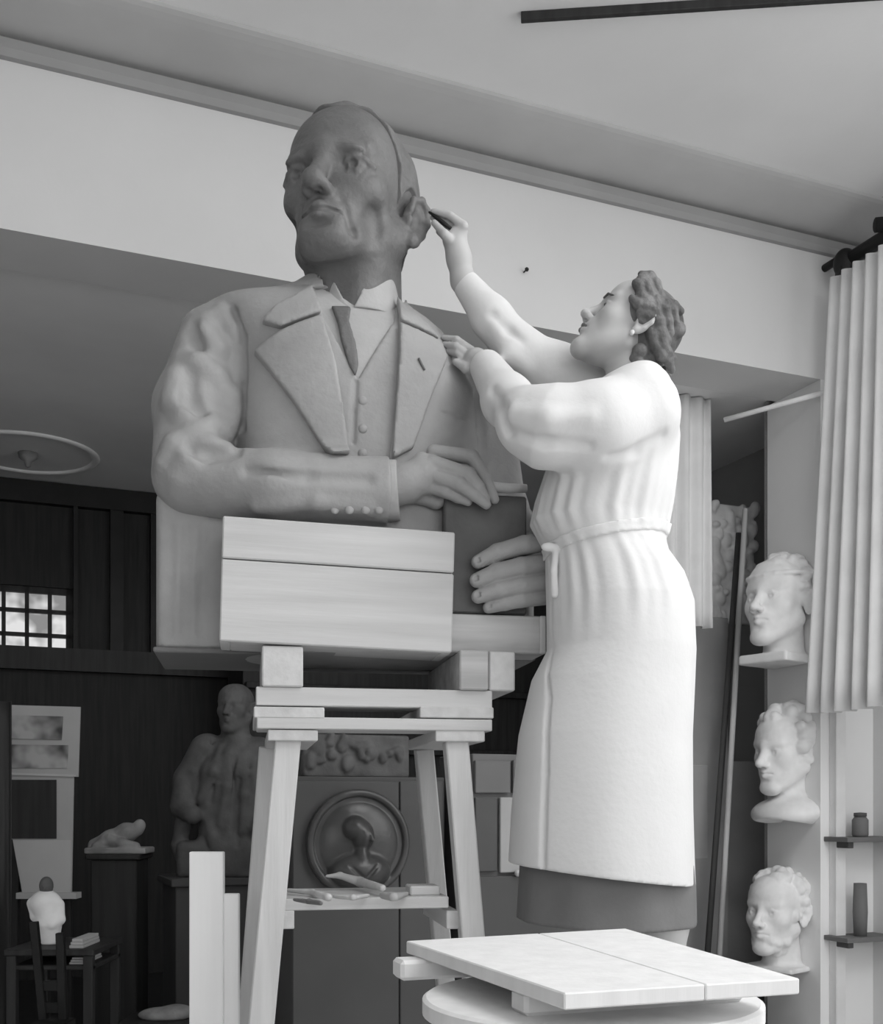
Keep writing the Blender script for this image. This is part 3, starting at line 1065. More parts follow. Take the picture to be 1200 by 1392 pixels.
for y_ in (545, 583, 616):
    button(493, y_, vest, 0.011)
for x_ in (455, 475, 497, 515):
    button(x_, 693, S.F, 0.010)
# lower clay mass on the board
a, b = BP(212, 800, 0.07), BP(716, 800, 0.0)
Sb = Sculpt((a[0] - 0.04, -0.13, Z_CLAY - 0.03), (b[0] + 0.04, 0.27, BP(300, 650, 0.05)[2]), 0.006)
zt = BP(300, 672, 0.05)[2]
Sb.rbox(((a[0] + b[0]) / 2, 0.07, (Z_CLAY - 0.04 + zt) / 2), ((b[0] - a[0]) / 2, 0.16, (zt - Z_CLAY + 0.04) / 2), rnd=0.025)
for q in (232, 255, 276):
    Sb.cone(BP(q, 720, 0.092), BP(q - 3, 860, 0.092), 0.006, 0.004, k=0.02, op='sub')
Sb.F = np.maximum(Sb.F, (Z_CLAY - Sb.ax[2])[None, None, :])
Sb.put('clay_base', M_CLAY, bust)
# book held upright
bk = Thing('x', '', '', (0, 0, 0)) if False else None
VBK = 0.205
p00, p10 = BP(604, 740, VBK), BP(713, 740, VBK - 0.02)
ztop, zbot = BP(660, 672, VBK)[2], tz1 + 0.004
cover = box('book', (p00[0], -VBK, zbot), (p10[0], -VBK + 0.035, ztop), M_BOOK, bust, 0.004)
a, b = BP(655, 664, VBK + .012), BP(713, 663, VBK + .012)
tube('rolled_paper', [BP(640, 655, VBK + .014), BP(664, 661, VBK + .014), BP(690, 664, VBK + .012), BP(715, 664, VBK + .008)], [0.010, 0.0115, 0.0115, 0.010], M_CLAYL, bust, CUR[0], 14)
# shirt cuff
cf = Sculpt(BP(515, 725, 0.30) - np.array((0.02, 0.02, 0.02)), BP(560, 600, 0.05) + np.array((0.03, 0.03, 0.03)), 0.003)
ca, cb = BP(520, 668, 0.198), BP(537, 667, 0.203)
cf.cone(ca, cb + (cb - ca), 0.070, 0.066, k=0.001)
d0 = (cb - ca) / np.linalg.norm(cb - ca)
pr = ((cf.ax[0][:, None, None] - ca[0]) * d0[0] + (cf.ax[1][None, :, None] - ca[1]) * d0[1] + (cf.ax[2][None, None, :] - ca[2]) * d0[2])
cf.F = np.maximum(cf.F, np.maximum(pr - 0.036, -pr))
cf.put('shirt_cuff', M_CLAYL, bust)
cf2 = 0
# hands
SH = Sculpt(BP(525, 700, 0.34) - np.array((0.03, 0.02, 0.02)), BP(690, 590, 0.10) + np.array((0.03, 0.03, 0.02)), 0.0026)
q = 1 / 590.0
SH.chain([BP(526, 664, 0.204), BP(552, 657, 0.208), BP(575, 645, 0.215)], [27 * q, 24 * q, 21 * q], k=0.02)
SH.rbox(BP(578, 643, 0.213), (0.034, 0.018, 0.042), R=rot(0, 18, 0), rnd=0.016, k=0.02)
fing = [([(590, 615, .205), (641, 621, .225), (660, 650, .228), (672, 679, .222)], [10.5, 10, 8.5, 6.5]),
        ([(588, 630, .226), (637, 645, .244), (650, 662, .242), (660, 679, .232)], [11, 10, 8.5, 6.5]),
        ([(587, 646, .230), (624, 658, .248), (644, 672, .244), (661, 686, .236)], [11, 10, 8.5, 6.5]),
        ([(580, 660, .212), (606, 668, .228), (622, 676, .226), (636, 682, .222)], [10, 9, 7.5, 6])]
for pts, rr in fing:
    SH.chain([BP(*p) for p in pts], [r * q for r in rr], k=0.004)
SH.chain([BP(560, 672, .19), BP(592, 682, .18), BP(615, 676, .19)], [11 * q, 9 * q, 7 * q], k=0.012)
SH.put('hand', M_CLAY, bust)
SH = Sculpt(BP(628, 840, 0.33) - np.array((0.03, 0.02, 0.02)), BP(775, 710, 0.10) + np.array((0.03, 0.03, 0.02)), 0.0026)
fing = [([(742, 738, .226), (712, 741, .240), (676, 751, .240), (650, 764, .232)], [13, 13, 12, 9.5]),
        ([(744, 766, .232), (708, 771, .248), (676, 778, .246), (648, 789, .236)], [13, 13.5, 12.5, 10]),
        ([(743, 791, .230), (708, 796, .246), (678, 802, .244), (650, 811, .234)], [13, 13, 12, 9.5]),
        ([(738, 812, .222), (708, 815, .236), (686, 820, .234), (664, 826, .226)], [11, 11, 10, 8])]
for pts, rr in fing:
    SH.chain([BP(*p) for p in pts], [r * q for r in rr], k=0.004)
    p = BP(*pts[-1])
    SH.ell(p + np.array((-0.004, -0.013, 0.002)), (0.009, 0.004, 0.007), k=0.002, op='sub')
SH.rbox(BP(752, 776, 0.20), (0.02, 0.03, 0.062), rnd=0.018, k=0.015)
SH.chain([BP(748, 770, .20), BP(715, 730, .16)], [16 * q, 14 * q], k=0.015)
SH.put('hand', M_CLAY, bust)

# head of the bust
HS = 1.84
HEAD_C = BP(477, 281, 0.045)
MH = MS @ Matrix.Translation(Vector(HEAD_C)) @ Matrix.Rotation(math.radians(-19) - math.radians(10), 4, 'Z') @ Matrix.Rotation(math.radians(-3), 4, 'X')
frh = Fr(s=HS)
HD = Sculpt((-0.21, -0.25, -0.36), (0.21, 0.23, 0.26), 0.003, MH)
HD.margin = 0.03
nk = toW(BP(484, 430, 0.0))
nkl = np.array(MH.inverted() @ Vector(nk)) / HS
head_sdf(HD, frh, male=True, folds=True, tall=-0.004, ear_z=-0.028, ear_x=0.081, ex=1.2, cu=0.016, neck_to=tuple(nkl), neck_r=(0.060, 0.061))
HF = HD.F.copy()
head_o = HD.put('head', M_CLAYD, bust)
# hair: a thin shell over the cranium behind the hairline
X_, Y_, Z_ = HD.ax[0][:, None, None] / HS, HD.ax[1][None, :, None] / HS, HD.ax[2][None, None, :] / HS
line = -(Y_ + 0.008 + 0.42 * Z_ + 0.022 * np.exp(-((X_ + 0.004) / 0.030) ** 2))          # behind the hairline, which is higher over the brow
HD.F[:] = (line * HS + 0 * X_).astype(np.float32)
HD.fr = frh
for e in (-1, 1):
    HD.ell((e * 0.092, 0.020, -0.026), (0.034, 0.034, 0.048), k=0.004, op='sub')   # around the ears
HD.ell((0, -0.06, -0.06), (0.15, 0.075, 0.06), k=0.006, op='sub')
HD.F = np.maximum(HD.F, (-0.050 - 0.25 * Y_ - Z_) * HS).astype(np.float32)
HD.fr = ID
strands = 0.0016 * np.sin(190 * (X_ + 0.25 * Y_) + 3 * np.sin(40 * Z_)) * (Z_ > 0.02) + 0.0012 * np.sin(220 * (Z_ + 0.3 * Y_)) * (Z_ <= 0.05)
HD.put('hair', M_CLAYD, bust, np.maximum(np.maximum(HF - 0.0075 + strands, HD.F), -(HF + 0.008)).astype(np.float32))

# wing collar of the shirt
CS = Sculpt(BP(400, 440, 0.22) - np.array((0.02, 0.02, 0.02)), BP(560, 360, -0.2) + np.array((0.03, 0.03, 0.03)), 0.003)
ca, cb = BP(486, 432, 0.03), BP(488, 377, 0.025)
rows = [(ca[2] - 0.02, ca[0], ca[1], 0.105, 0.105), (cb[2], cb[0], cb[1], 0.092, 0.098)]
co = CS.loft_field(rows, 2.0)
ci = CS.loft_field([(r[0] + (0.05 if i else -0.05), r[1], r[2], r[3] - 0.008, r[4] - 0.008) for i, r in enumerate(rows)], 2.0)
notch = CS.poly_xz([(BP(x, y, 0.13)[0], BP(x, y, 0.13)[2]) for x, y in ((452, 366), (496, 366), (491, 398), (479, 421), (468, 406))])
frn = np.broadcast_to(CS.ax[1][None, :, None], CS.F.shape)
CS.F = np.maximum(np.maximum(co, -ci), -np.maximum(notch, frn))
CS.put('wing_collar', M_CLAYL, bust)

# ================================================================== WOMAN SCULPTOR
YWOM = 2.5
Z_FEET = 0.45
XW = (835 - CX) / FPX * YWOM
MW = Matrix.Translation((XW, YWOM, 0))


def WP(px_, py_, dy=0.0):
    p = WPT(px_, py_, YWOM + dy)
    return p - np.array((XW, YWOM, 0))


def world_to_w(p):
    return np.array(p) - np.array((XW, YWOM, 0))


woman = Thing('person', 'woman in a belted white smock reaching up to the clay bust', 'person', (0, 0, Z_FEET), MW)
m1 = YWOM / FPX           # metres per pixel at her plane
touch = S.pick(606, 468)
touch = world_to_w(np.array(MS @ Vector(touch)))                        # fingertips on the shoulder of the bust
dy_t = touch[1] - 0.012
ear_w = world_to_w(np.array(MH @ Vector((0.086 * HS, 0.02 * HS, -0.03 * HS))))
dy_e = ear_w[1] - 0.004

SW = Sculpt((WP(578, 600, dy_e)[0], -0.27, Z_FEET + 0.02), (0.24, 0.27, WP(620, 272, dy_e + 0.05)[2]), 0.0031, MW)
Rh = np.array((Matrix.Rotation(math.radians(-86), 3, 'Z') @ Matrix.Rotation(math.radians(-34), 3, 'X')))
frw = Fr(WP(857, 450, 0), Rh, 0.95)
nkw = frw.R.T @ (WP(868, 528, 0.0) - frw.T)
head_sdf(SW, frw, neck_to=tuple(nkw), neck_r=(0.049, 0.054), ear_z=-0.006)
# trunk and legs below the clothes
SW.chain([WP(862, 540, 0), WP(835, 600, 0), WP(825, 720, 0), WP(842, 820, 0), WP(838, 900, 0)], [0.075, 0.10, 0.09, 0.115, 0.11], k=0.03)
for s, hx, kx, ax_ in ((-1, 850, 872, 905), (1, 832, 845, 872)):
    SW.chain([WP(hx, 880, s * 0.08), WP(kx, 1130, s * 0.075), WP(ax_ - 4, 1250, s * .07), WP(ax_, 1392, s * 0.065)], [0.085, 0.056, 0.052, 0.036], k=0.03)
    f = WP(ax_, 1392, s * 0.065)
    SW.cone((f[0], f[1], f[2]), (f[0], f[1], Z_FEET + 0.07), 0.036, 0.034, k=0.01)
# near arm (her left): shoulder, elbow, wrist, hand lying on the bust's shoulder
nsh, nel, nwr = WP(872, 560, -0.16), WP(722, 585, -0.16), WP(662, 500, dy_t - 0.06)
SW.chain([nsh, nel], [0.05, 0.045], k=0.02)
SW.chain([nel, nwr], [0.042, 0.028], k=0.02)
hb = WP(648, 490, dy_t - 0.035)
SW.chain([nwr, hb], [0.026, 0.028], k=0.02)
kn = [WP(640, 476, dy_t - 0.018), WP(637, 485, dy_t - 0.028), WP(636, 494, dy_t - 0.030), WP(637, 502, dy_t - 0.022)]
tp = [WP(603, 459, dy_t + 0.006), WP(604, 468, dy_t), WP(609, 478, dy_t), WP(617, 488, dy_t)]
for i in range(4):
    SW.cone(hb, kn[i], 0.018, 0.0105, k=0.012)
    mid = kn[i] * 0.48 + tp[i] * 0.52 + np.array((0, -0.008, 0.006))
    SW.chain([kn[i], mid, tp[i]], [0.0100, 0.0088, 0.0066], k=0.0015)
SW.chain([hb + np.array((0.005, -.01, -0.016)), WP(634, 501, dy_t - 0.046), WP(619, 492, dy_t - 0.030)], [0.015, 0.011, 0.008], k=0.008)
# far arm (her right): raised, hand with a tool at the ear
fsh, fel, fwr = WP(838, 545, 0.16), WP(700, 470, 0.13), WP(629, 382, dy_e + 0.01)
SW.chain([fsh, fel], [0.05, 0.042], k=0.02)
SW.chain([fel, fwr], [0.04, 0.027], k=0.02)
pal = WP(618, 325, dy_e + 0.006)
SW.chain([fwr, WP(624, 352, dy_e + .008), pal], [0.027, 0.028, 0.029], k=0.015)
kn = [WP(630, 307, dy_e - 0.020), WP(629, 311, dy_e - 0.002), WP(626, 316, dy_e + 0.016), WP(621, 321, dy_e + 0.032)]
md_ = [WP(612, 293, dy_e - 0.022), WP(609, 303, dy_e - 0.002), WP(607, 312, dy_e + 0.018), WP(604, 321, dy_e + 0.032)]
tp = [WP(589, 287, dy_e - 0.012), WP(588, 296, dy_e + 0.0), WP(593, 306, dy_e + 0.016), WP(596, 315, dy_e + 0.030)]
for i in range(4):
    SW.cone(pal, kn[i], 0.022, 0.0115, k=0.010)
    SW.chain([kn[i], md_[i], tp[i]], [0.0105, 0.0092, 0.0068], k=0.0015)
SW.chain([pal + np.array((-0.012, -0.018, -0.012)), WP(604, 318, dy_e - 0.034), WP(590, 303, dy_e - 0.020)], [0.014, 0.010, 0.0078], k=0.004)
body = SW.put('body', M_SKIN, woman)

# face details: lips and eyes
def woman_part(name, m, build, lo, hi, h):
    s = Sculpt(lo, hi, h, MW)
    s.fr = frw
    build(s)
    s.fr = ID
    return s.put(name, m, woman)


def f_lips(s):
    for e in (-1, 1):
        s.cone((e * 0.003, -0.0998, -0.0555), (e * 0.021, -0.0895, -0.0600), 0.0056, 0.003, k=0.003)
        s.cone((0, -0.0978, -0.0680), (e * 0.018, -0.0898, -0.0645), 0.0062, 0.003, k=0.003)


c = frw.T
woman_part('lips', M_LIP, f_lips, c - 0.17, c + 0.1, 0.002)
for e in (-1, 1):
    woman_part('eye', M_EYE, lambda s: s.ell((e * 0.0335, -0.0765, 0.0002), (0.0085, 0.0098, 0.0055), k=0.001), c - 0.15, c + 0.15, 0.002)
    woman_part('eyebrow', M_HAIR, lambda s: s.chain([(e * 0.016, -0.0955, 0.020), (e * 0.032, -0.091, 0.026), (e * 0.050, -0.074, 0.022)], [0.0028, 0.003, 0.002], k=0.002), c - 0.15, c + 0.15, 0.002)
# wavy hair gathered low at the back of the head
random.seed(4)


def f_hair(s):
    s.ell((0, 0.018, 0.036), (0.083, 0.096, 0.082), k=0.01)
    s.ell((0, 0.062, -0.025), (0.066, 0.046, 0.065), k=0.03)
    s.ell((0, 0.068, -0.078), (0.055, 0.040, 0.036), k=0.02)
    s.ell((0, -0.108, 0.012), (0.076, 0.062, 0.076), k=0.008, op='sub')
    s.ell((0, -0.085, -0.085), (0.12, 0.084, 0.088), k=0.008, op='sub')
    for e in (-1, 1):
        # waves combed back over the ear
        for j in range(6):
            z = 0.098 - j * 0.021
            pts = []
            for i in range(7):
                t = i / 6
                y = -0.052 + 0.012 * j * (1 if j > 3 else 0.4) + t * 0.125
                r = math.sqrt(max(0.05, 1 - ((z - 0.035) / 0.105) ** 2))
                xx = 0.086 * r * math.sqrt(max(0.05, 1 - ((y - 0.018) / 0.112) ** 2))
                pts.append((e * xx, y, z + 0.010 * math.sin(t * 8 + j * 1.3) - 0.03 * t))
            s.chain(pts, [0.008, 0.011, 0.012, 0.012, 0.012, 0.011, 0.009], k=0.006)
        for j in range(14):
            a = random.uniform(-0.4, 1.2)
            z = random.uniform(-0.10, 0.05)
            y = 0.060 + 0.040 * math.sin(a) * 0.9
            s.ell((e * random.uniform(0.015, 0.062), y, z), random.uniform(0.013, 0.02), k=0.006)
    for j in range(12):
        a = j / 11 * math.pi
        s.ell((0.075 * math.cos(a), -0.042 + 0.012 * math.sin(a), 0.062 + 0.052 * math.sin(a)), (0.013, 0.017, 0.013), k=0.006)


woman_part('hair', M_HAIR, f_hair, c - 0.19, c + 0.19, 0.0026)
for e in (-1, 1):
    woman_part('earring', M_ENAMEL, lambda s: s.ell((e * 0.0865, 0.008, -0.044), (0.006, 0.006, 0.007), k=0.001), c - 0.16, c + 0.16, 0.002)

# white smock
SM = Sculpt((WP(615, 700, 0.1)[0], -0.30, WP(800, 1225, -0.2)[2]), (0.25, 0.30, WP(640, 360, 0.1)[2]), 0.0042, MW)
SM.margin = 0.03
tbl = [(514, 850, 888, .10), (522, 822, 899, .135), (535, 800, 909, .165), (560, 778, 918, .185), (600, 752, 921, .185), (640, 742, 918, .175), (680, 729, 913, .165),
       (712, 722, 907, .155), (735, 733, 903, .150), (752, 742, 906, .152), (780, 743, 926, .165), (820, 744, 940, .18), (885, 743, 944, .185), (925, 722, 943, .188),
       (1000, 704, 940, .195), (1100, 694, 941, .205), (1170, 690, 943, .212), (1225, 688, 945, .216)]
rows = []
for py, l, r, b in tbl:
    A, B = WP(l, py), WP(r, py)
    rows.append((A[2], (A[0] + B[0]) / 2, 0.0, (B[0] - A[0]) / 2, b))
z_waist = WP(800, 745)[2]


def smock_mod(th, z):
    up = np.clip((z - z_waist) / 0.05, 0, 1) * np.clip((z_waist + 0.30 - z) / 0.22, 0, 1)
    dn = np.clip((z_waist - z) / 0.10, 0, 1)
    fold = np.sin(17 * th + 2 * np.sin(3 * th)) * 0.55 + np.sin(29 * th + 1.3) * 0.3
    gather = np.exp(-((z_waist - z - 0.08) / 0.10) ** 2) * (z < z_waist)
    low = np.sin(7 * th + 0.7) * 0.5 + np.sin(4 * th - 0.5) * 0.5
    return (0.030 * up * fold + 0.022 * gather * fold + 0.020 * dn * low * np.clip((z_waist - z) / 0.6, 0, 1)).astype(np.float32)


SM.F = np.minimum(SM.F, SM.loft_field(rows, 2.0, smock_mod))
# sleeves
SM.chain([WP(874, 560, -0.13), WP(815, 580, -0.155), WP(742, 580, -0.16), WP(715, 572, -0.150)], [0.078, 0.088, 0.080, 0.060], k=0.035)
SM.chain([WP(718, 574, -0.15), WP(690, 545, (dy_t - .2) * .5), nwr], [0.060, 0.054, 0.040], k=0.03)
SM.chain([WP(835, 545, 0.13), WP(760, 512, 0.14), WP(706, 478, 0.13)], [0.075, 0.068, 0.056], k=0.035)
SM.chain([WP(706, 478, 0.13), WP(668, 432, (dy_e + 0.13) / 2), WP(636, 390, dy_e + 0.01)], [0.056, 0.047, 0.034], k=0.02)
# wrinkles across the sleeves
def mpick(x, y, lift=0.0):
    return SM.pick(x, y, None, lift)


def mchain(lst, r, k, op, lift):
    p = [mpick(x, y, lift) for x, y in lst]
    p = [a for a in p if a is not None]
    if len(p) > 1:
        SM.chain(p, r, k=k, op=op)


for ln in ([(900, 592), (868, 612), (828, 622)], [(690, 585), (740, 600), (800, 606)], [(670, 430), (690, 452), (706, 462)], [(668, 530), (684, 560), (694, 588)]):
    mchain(ln, [0.003, 0.006, 0.003], 0.022, 'sub', 0.0)
for ln in ([(672, 445), (695, 480), (715, 500)], [(700, 562), (745, 570), (800, 566)]):
    mchain(ln, [0.006, 0.010, 0.006], 0.03, 'add', -0.006)
# edge of the overlapping front and buttons line
mchain([(746, 765), (748, 850), (746, 950), (742, 1050), (738, 1188)], 0.005, 0.008, 'sub', 0.0)
SMF = SM.F.copy()
# neck opening and open hem
SM.cone(WP(862, 470, 0), WP(850, 545, 0), 0.062, 0.05, k=0.004, op='sub')
SM.cone(WP(770, 505, 0), WP(835, 540, 0), 0.03, 0.028, k=0.01, op='sub')
inner = SM.loft_field([(r[0] - 0.05, r[1], r[2], r[3] - 0.016, r[4] - 0.016) for r in rows if r[0] < z_waist - 0.2], 2.0, smock_mod)
SM.F = np.maximum(SM.F, -inner)
# sloping hem
A, B = WP(690, 1172), WP(945, 1203)
sl_ = (B[2] - A[2]) / (B[0] - A[0])
hem = A[2] + sl_ * (SM.ax[0] - A[0])
SM.F = np.maximum(SM.F, hem[:, None, None] - SM.ax[2][None, None, :])
SM.put('smock', M_COAT, woman)
# belt
A, B = WP(745, 752), WP(905, 724)
sl_ = (B[2] - A[2]) / (B[0] - A[0])
bel = A[2] + sl_ * (SM.ax[0] - A[0])
bd = np.abs(SM.ax[2][None, None, :] - bel[:, None, None]) - 0.013
bl = np.maximum(SMF - 0.005, bd)
bl = np.maximum(bl, -(SMF + 0.012))
arm_cut = SM.ax[0][:, None, None] < WP(700, 745)[0]
bl = np.where(arm_cut, 1.0, bl).astype(np.float32)
belt = SM.put('belt', M_COAT, woman, bl)
kp = mpick(756, 746, 0.006)
if kp is not None:
    KS = Sculpt(kp - 0.12, kp + 0.06, 0.003, MW)
    KS.ell(kp, (0.013, 0.012, 0.012), k=0.004)
    KS.ell(kp + np.array((-0.018, -0.004, 0.003)), (0.016, 0.008, 0.010), k=0.004)
    KS.chain([kp, kp + np.array((-0.006, -0.006, -0.05)), kp + np.array((-0.003, 0.0, -0.10))], [0.008, 0.008, 0.009], k=0.004)
    KS.put('belt_knot', M_COAT, sub=belt)
# skirt
SK = Sculpt((-0.30, -0.30, WP(800, 1275, -0.2)[2]), (0.25, 0.30, WP(800, 1050)[2]), 0.005, MW)
rows = []
for py, l, r, b in ((1060, 715, 935, .16), (1200, 706, 945, .175), (1275, 702, 947, .18)):
    A, B = WP(l, py), WP(r, py)
    rows.append((A[2], (A[0] + B[0]) / 2, 0.0, (B[0] - A[0]) / 2, b))
mod = lambda th, z: (0.018 * np.sin(9 * th + 0.4) + 0.0 * z).astype(np.float32)
so = SK.loft_field(rows, 2.0, mod)
si = SK.loft_field([(r[0] + (-0.05 if i != 0 else 0.05), r[1], 0, r[3] - 0.014, r[4] - 0.014) for i, r in enumerate(rows)], 2.0, mod)
A, B = WP(708, 1250), WP(945, 1256)
hem = np.interp(SK.ax[0], [A[0], (A[0] + B[0]) / 2, B[0]], [A[2], A[2] - .012, B[2]]).astype(np.float32)
SK.F = np.maximum(np.maximum(so, -si), hem[:, None, None] - SK.ax[2][None, None, :])
SK.put('skirt', M_SKIRT, woman)
# shoes
for s, ax_ in ((-1, 905), (1, 872)):
    f = WP(ax_, 1392, s * 0.065)
    SO = Sculpt((f[0] - 0.26, f[1] - 0.07, Z_FEET - 0.01), (f[0] + 0.10, f[1] + 0.07, Z_FEET + 0.13), 0.004, MW)
    SO.cone((f[0] + 0.01, f[1], Z_FEET + 0.065), (f[0] - 0.15, f[1], Z_FEET + 0.028), 0.036, 0.030, k=0.01)
    SO.ell((f[0] - 0.16, f[1], Z_FEET + 0.026), (0.06, 0.038, 0.026), k=0.02)
    SO.rbox((f[0] + 0.022, f[1], Z_FEET + 0.022), (0.022, 0.024, 0.024), rnd=0.006, k=0.01)
    SO.F = np.maximum(SO.F, (Z_FEET + 0.001 - SO.ax[2])[None, None, :])
    SO.cone((f[0], f[1], Z_FEET + 0.16), (f[0], f[1], Z_FEET + 0.10), 0.05, 0.036, k=0.005, op='sub')
    SO.put('shoe', M_SHOE, woman)
# modelling tool in her raised hand
t0, t1 = WP(583, 288, dy_e - 0.012), WP(613, 311, dy_e - 0.020)
o = tube('modelling_tool', [t0, t0 * .7 + t1 * .3, t0 * .35 + t1 * .65, t1], [0.0025, 0.0045, 0.005, 0.004], M_IRON, None, MW, 10)
tag(o, 'dark modelling tool in the raised hand at the ear of the bust', 'tool')
# platform she stands on
pf = Thing('work_platform', 'low wooden platform that the woman in the smock stands on', 'platform', (0.05, 0.0, 0.0), MW)
for i in range(4):
    box('deck_board', (-0.24, -0.26 + i * 0.132, Z_FEET - 0.03), (0.36, -0.26 + (i + 1) * 0.132 - 0.004, Z_FEET), M_GREYWOOD, pf, 0.003, MW)
for sx in (-0.20, 0.32):
    box('side_panel', (sx - 0.015, -0.25, 0.0), (sx + 0.015, 0.26, Z_FEET - 0.03), M_GREYWOOD, pf, 0.003, MW)

# ================================================================== ROUND TABLE WITH BOARD IN FRONT
ID4 = Matrix.Identity(4)
Zb = CAMZ - 260 * 1.42 / FPX
def on_z(px_, py_, z):
    return WPT(px_, py_, (CAMZ - z) * FPX / (py_ - HY))
corn = [on_z(767, 1350, Zb), on_z(552, 1279, Zb), on_z(850, 1262, Zb), on_z(1087, 1330, Zb)]
cen = sum(corn) / 4
bd_t = Thing('drawing_board', 'square pale board lying across two battens on the round table', 'board', (cen[0], cen[1], Zb - 0.022), ID4)
c2 = [c[:2] for c in corn]
mid_a, mid_b = c2[0] * .42 + c2[3] * .58, c2[1] * .42 + c2[2] * .58
g = (c2[3] - c2[0]) / np.linalg.norm(c2[3] - c2[0]) * 0.0006
for quad in ([c2[0], c2[1], mid_b - g, mid_a - g], [mid_a + g, mid_b + g, c2[2], c2[3]]):
    link_mesh('plank', prism_mesh('plank', [tuple(q_) for q_ in quad], Zb - 0.022, Zb, 2, 0.002), M_WOODW, bd_t, ID4)
# battens: run from front-left to back-right under the board
zb_t = Zb - 0.022
def batten(p_end, length, w_, h_, label):
    d = (c2[3] - c2[0]) / np.linalg.norm(c2[3] - c2[0])
    a = np.array((p_end[0], p_end[1], zb_t - h_ / 2))
    b = a + np.array((d[0], d[1], 0)) * length
    o_ = beam('batten', a, b, w_, h_, M_WOODW, None, side=(-d[1], d[0], 0), bevel=0.006, M=ID4)
    tag(o_, label, 'batten')


hb_ = 0.034
batten(on_z(575, 1316, zb_t - hb_ / 2) + np.array((-0.045, -0.01, 0)), 0.40, 0.055, hb_, 'short square batten poking out under the board near the modelling stand')
batten(on_z(732, 1362, zb_t - hb_ / 2) + np.array((-0.03, 0.0, 0)), 0.36, 0.055, hb_, 'batten with rounded end under the front corner of the board')
Zr = zb_t - hb_
tcx, tcy, tr_ = 0.232, 1.72, 0.262
rt = Thing('round_table', 'round pale turntable table carrying the square board', 'table', (tcx, tcy, 0), ID4)
link_mesh('tabletop', lathe_mesh('tabletop', [(0, Zr - 0.03), (tr_ - 0.006, Zr - 0.03), (tr_, Zr - 0.026), (tr_, Zr - 0.004), (tr_ - 0.006, Zr), (0, Zr)], (tcx, tcy), 64), M_WOODW, rt, ID4)
link_mesh('apron', lathe_mesh('apron', [(0, Zr - 0.13), (tr_ - 0.03, Zr - 0.13), (tr_ - 0.03, Zr - 0.03), (0, Zr - 0.03)], (tcx, tcy), 64), M_WOODW, rt, ID4)
for k_ in range(3):
    an = k_ * 2.094 + 0.5
    beam('leg', (tcx + 0.17 * math.cos(an), tcy + 0.17 * math.sin(an), Zr - 0.12), (tcx + 0.24 * math.cos(an), tcy + 0.24 * math.sin(an), 0.0), 0.05, 0.05, M_WOODZ, rt, M=ID4)

# ================================================================== PLANKS STANDING AT THE LEFT
def wpl(px0, px1, py_, Y, thick, lab):
    a, b = WPT(px0, py_, Y), WPT(px1, py_, Y)
    o_ = box('plank', (a[0], Y, 0), (b[0], Y + thick, a[2]), mat('white_plank', 0.93, 0.75, 0.03, 2.0, 0.08, 6, wood='z'), None, 0.002, ID4)
    tag(o_, lab, 'plank')


wpl(257, 303, 1158, 2.55, 0.024, 'tall white upright plank left of the modelling stand')
wpl(303.5, 324, 1215, 2.56, 0.022, 'shorter narrow white plank beside the tall upright plank')

# ================================================================== TOOLS ON THE SHELF
def shelf_pt(px_, py_):
    d = ray(px_, max(py_, 1209))
    p_ = CAMP + d * ((zs1 - CAMZ) / d[2])
    p_[2] += max(0, 1209 - py_) * p_[1] / FPX            # things piled on others lie a little higher
    return toB(p_)


def tool(name, pts, radii, m, lab, flat=0.5, lift=0.012):
    P_ = [shelf_pt(x, y) for x, y in pts]
    lo_, hi_ = np.min(P_, 0) - 0.05, np.max(P_, 0) + 0.06
    s = Sculpt(lo_, hi_, 0.003)
    s.chain([p + np.array((0, 0, lift)) for p in P_], radii, k=0.006)
    s.F = np.maximum(s.F, (zs1 - s.ax[2])[None, None, :])
    tag(s.put(name, m), lab, 'tool', 'tools on the stand shelf')


tool('modelling_tool', [(444, 1202), (462, 1201), (490, 1210), (520, 1219)], [0.004, 0.008, 0.012, 0.008], M_WOODX, 'long knotted wooden modelling tool lying across the shelf', lift=0.02)
tool('scraper', [(392, 1216), (425, 1219), (446, 1226)], [0.005, 0.007, 0.009], M_WOODX, 'pale scraper with thick end beside the left shelf leg', lift=0.01)
tool('modelling_tool', [(455, 1222), (480, 1224), (500, 1221)], [0.005, 0.006, 0.005], M_GREYWOOD, 'thin grey modelling stick in the middle of the shelf', lift=0.006)
tool('clay_lump', [(520, 1222), (535, 1225), (552, 1220)], [0.008, 0.010, 0.006], M_CLAYL, 'small lump of clay on the shelf beside the wood block', lift=0.008)
tool('modelling_tool', [(400, 1226), (420, 1229), (436, 1231)], [0.004, 0.006, 0.005], M_CLAYD, 'short dark modelling stick near the shelf front edge', lift=0.005)
p = shelf_pt(578, 1216)
wb = box('wood_block', (p[0] - 0.04, p[1] - 0.03, zs1), (p[0] + 0.03, p[1] + 0.05, zs1 + 0.022), M_WOODX, None, 0.003)
tag(wb, 'square offcut of pine lying on the shelf by the right leg', 'wood block')

# ================================================================== THINGS IN AND BEFORE THE ALCOVE
CUR[0] = MB
def wbox(name, px0, py0, px1, py1, v, depth, m, parent=None, to_floor=False, bevel=0.003):
    a, b = BP(px0, (py0 + py1) / 2, v), BP(px1, (py0 + py1) / 2, v)
    z0, z1 = BP((px0 + px1) / 2, py1, v)[2], BP((px0 + px1) / 2, py0, v)[2]
    if to_floor:
        z0 = 0.0
    return box(name, (a[0], -v, z0), (b[0], -v + depth, z1), m, parent, bevel)


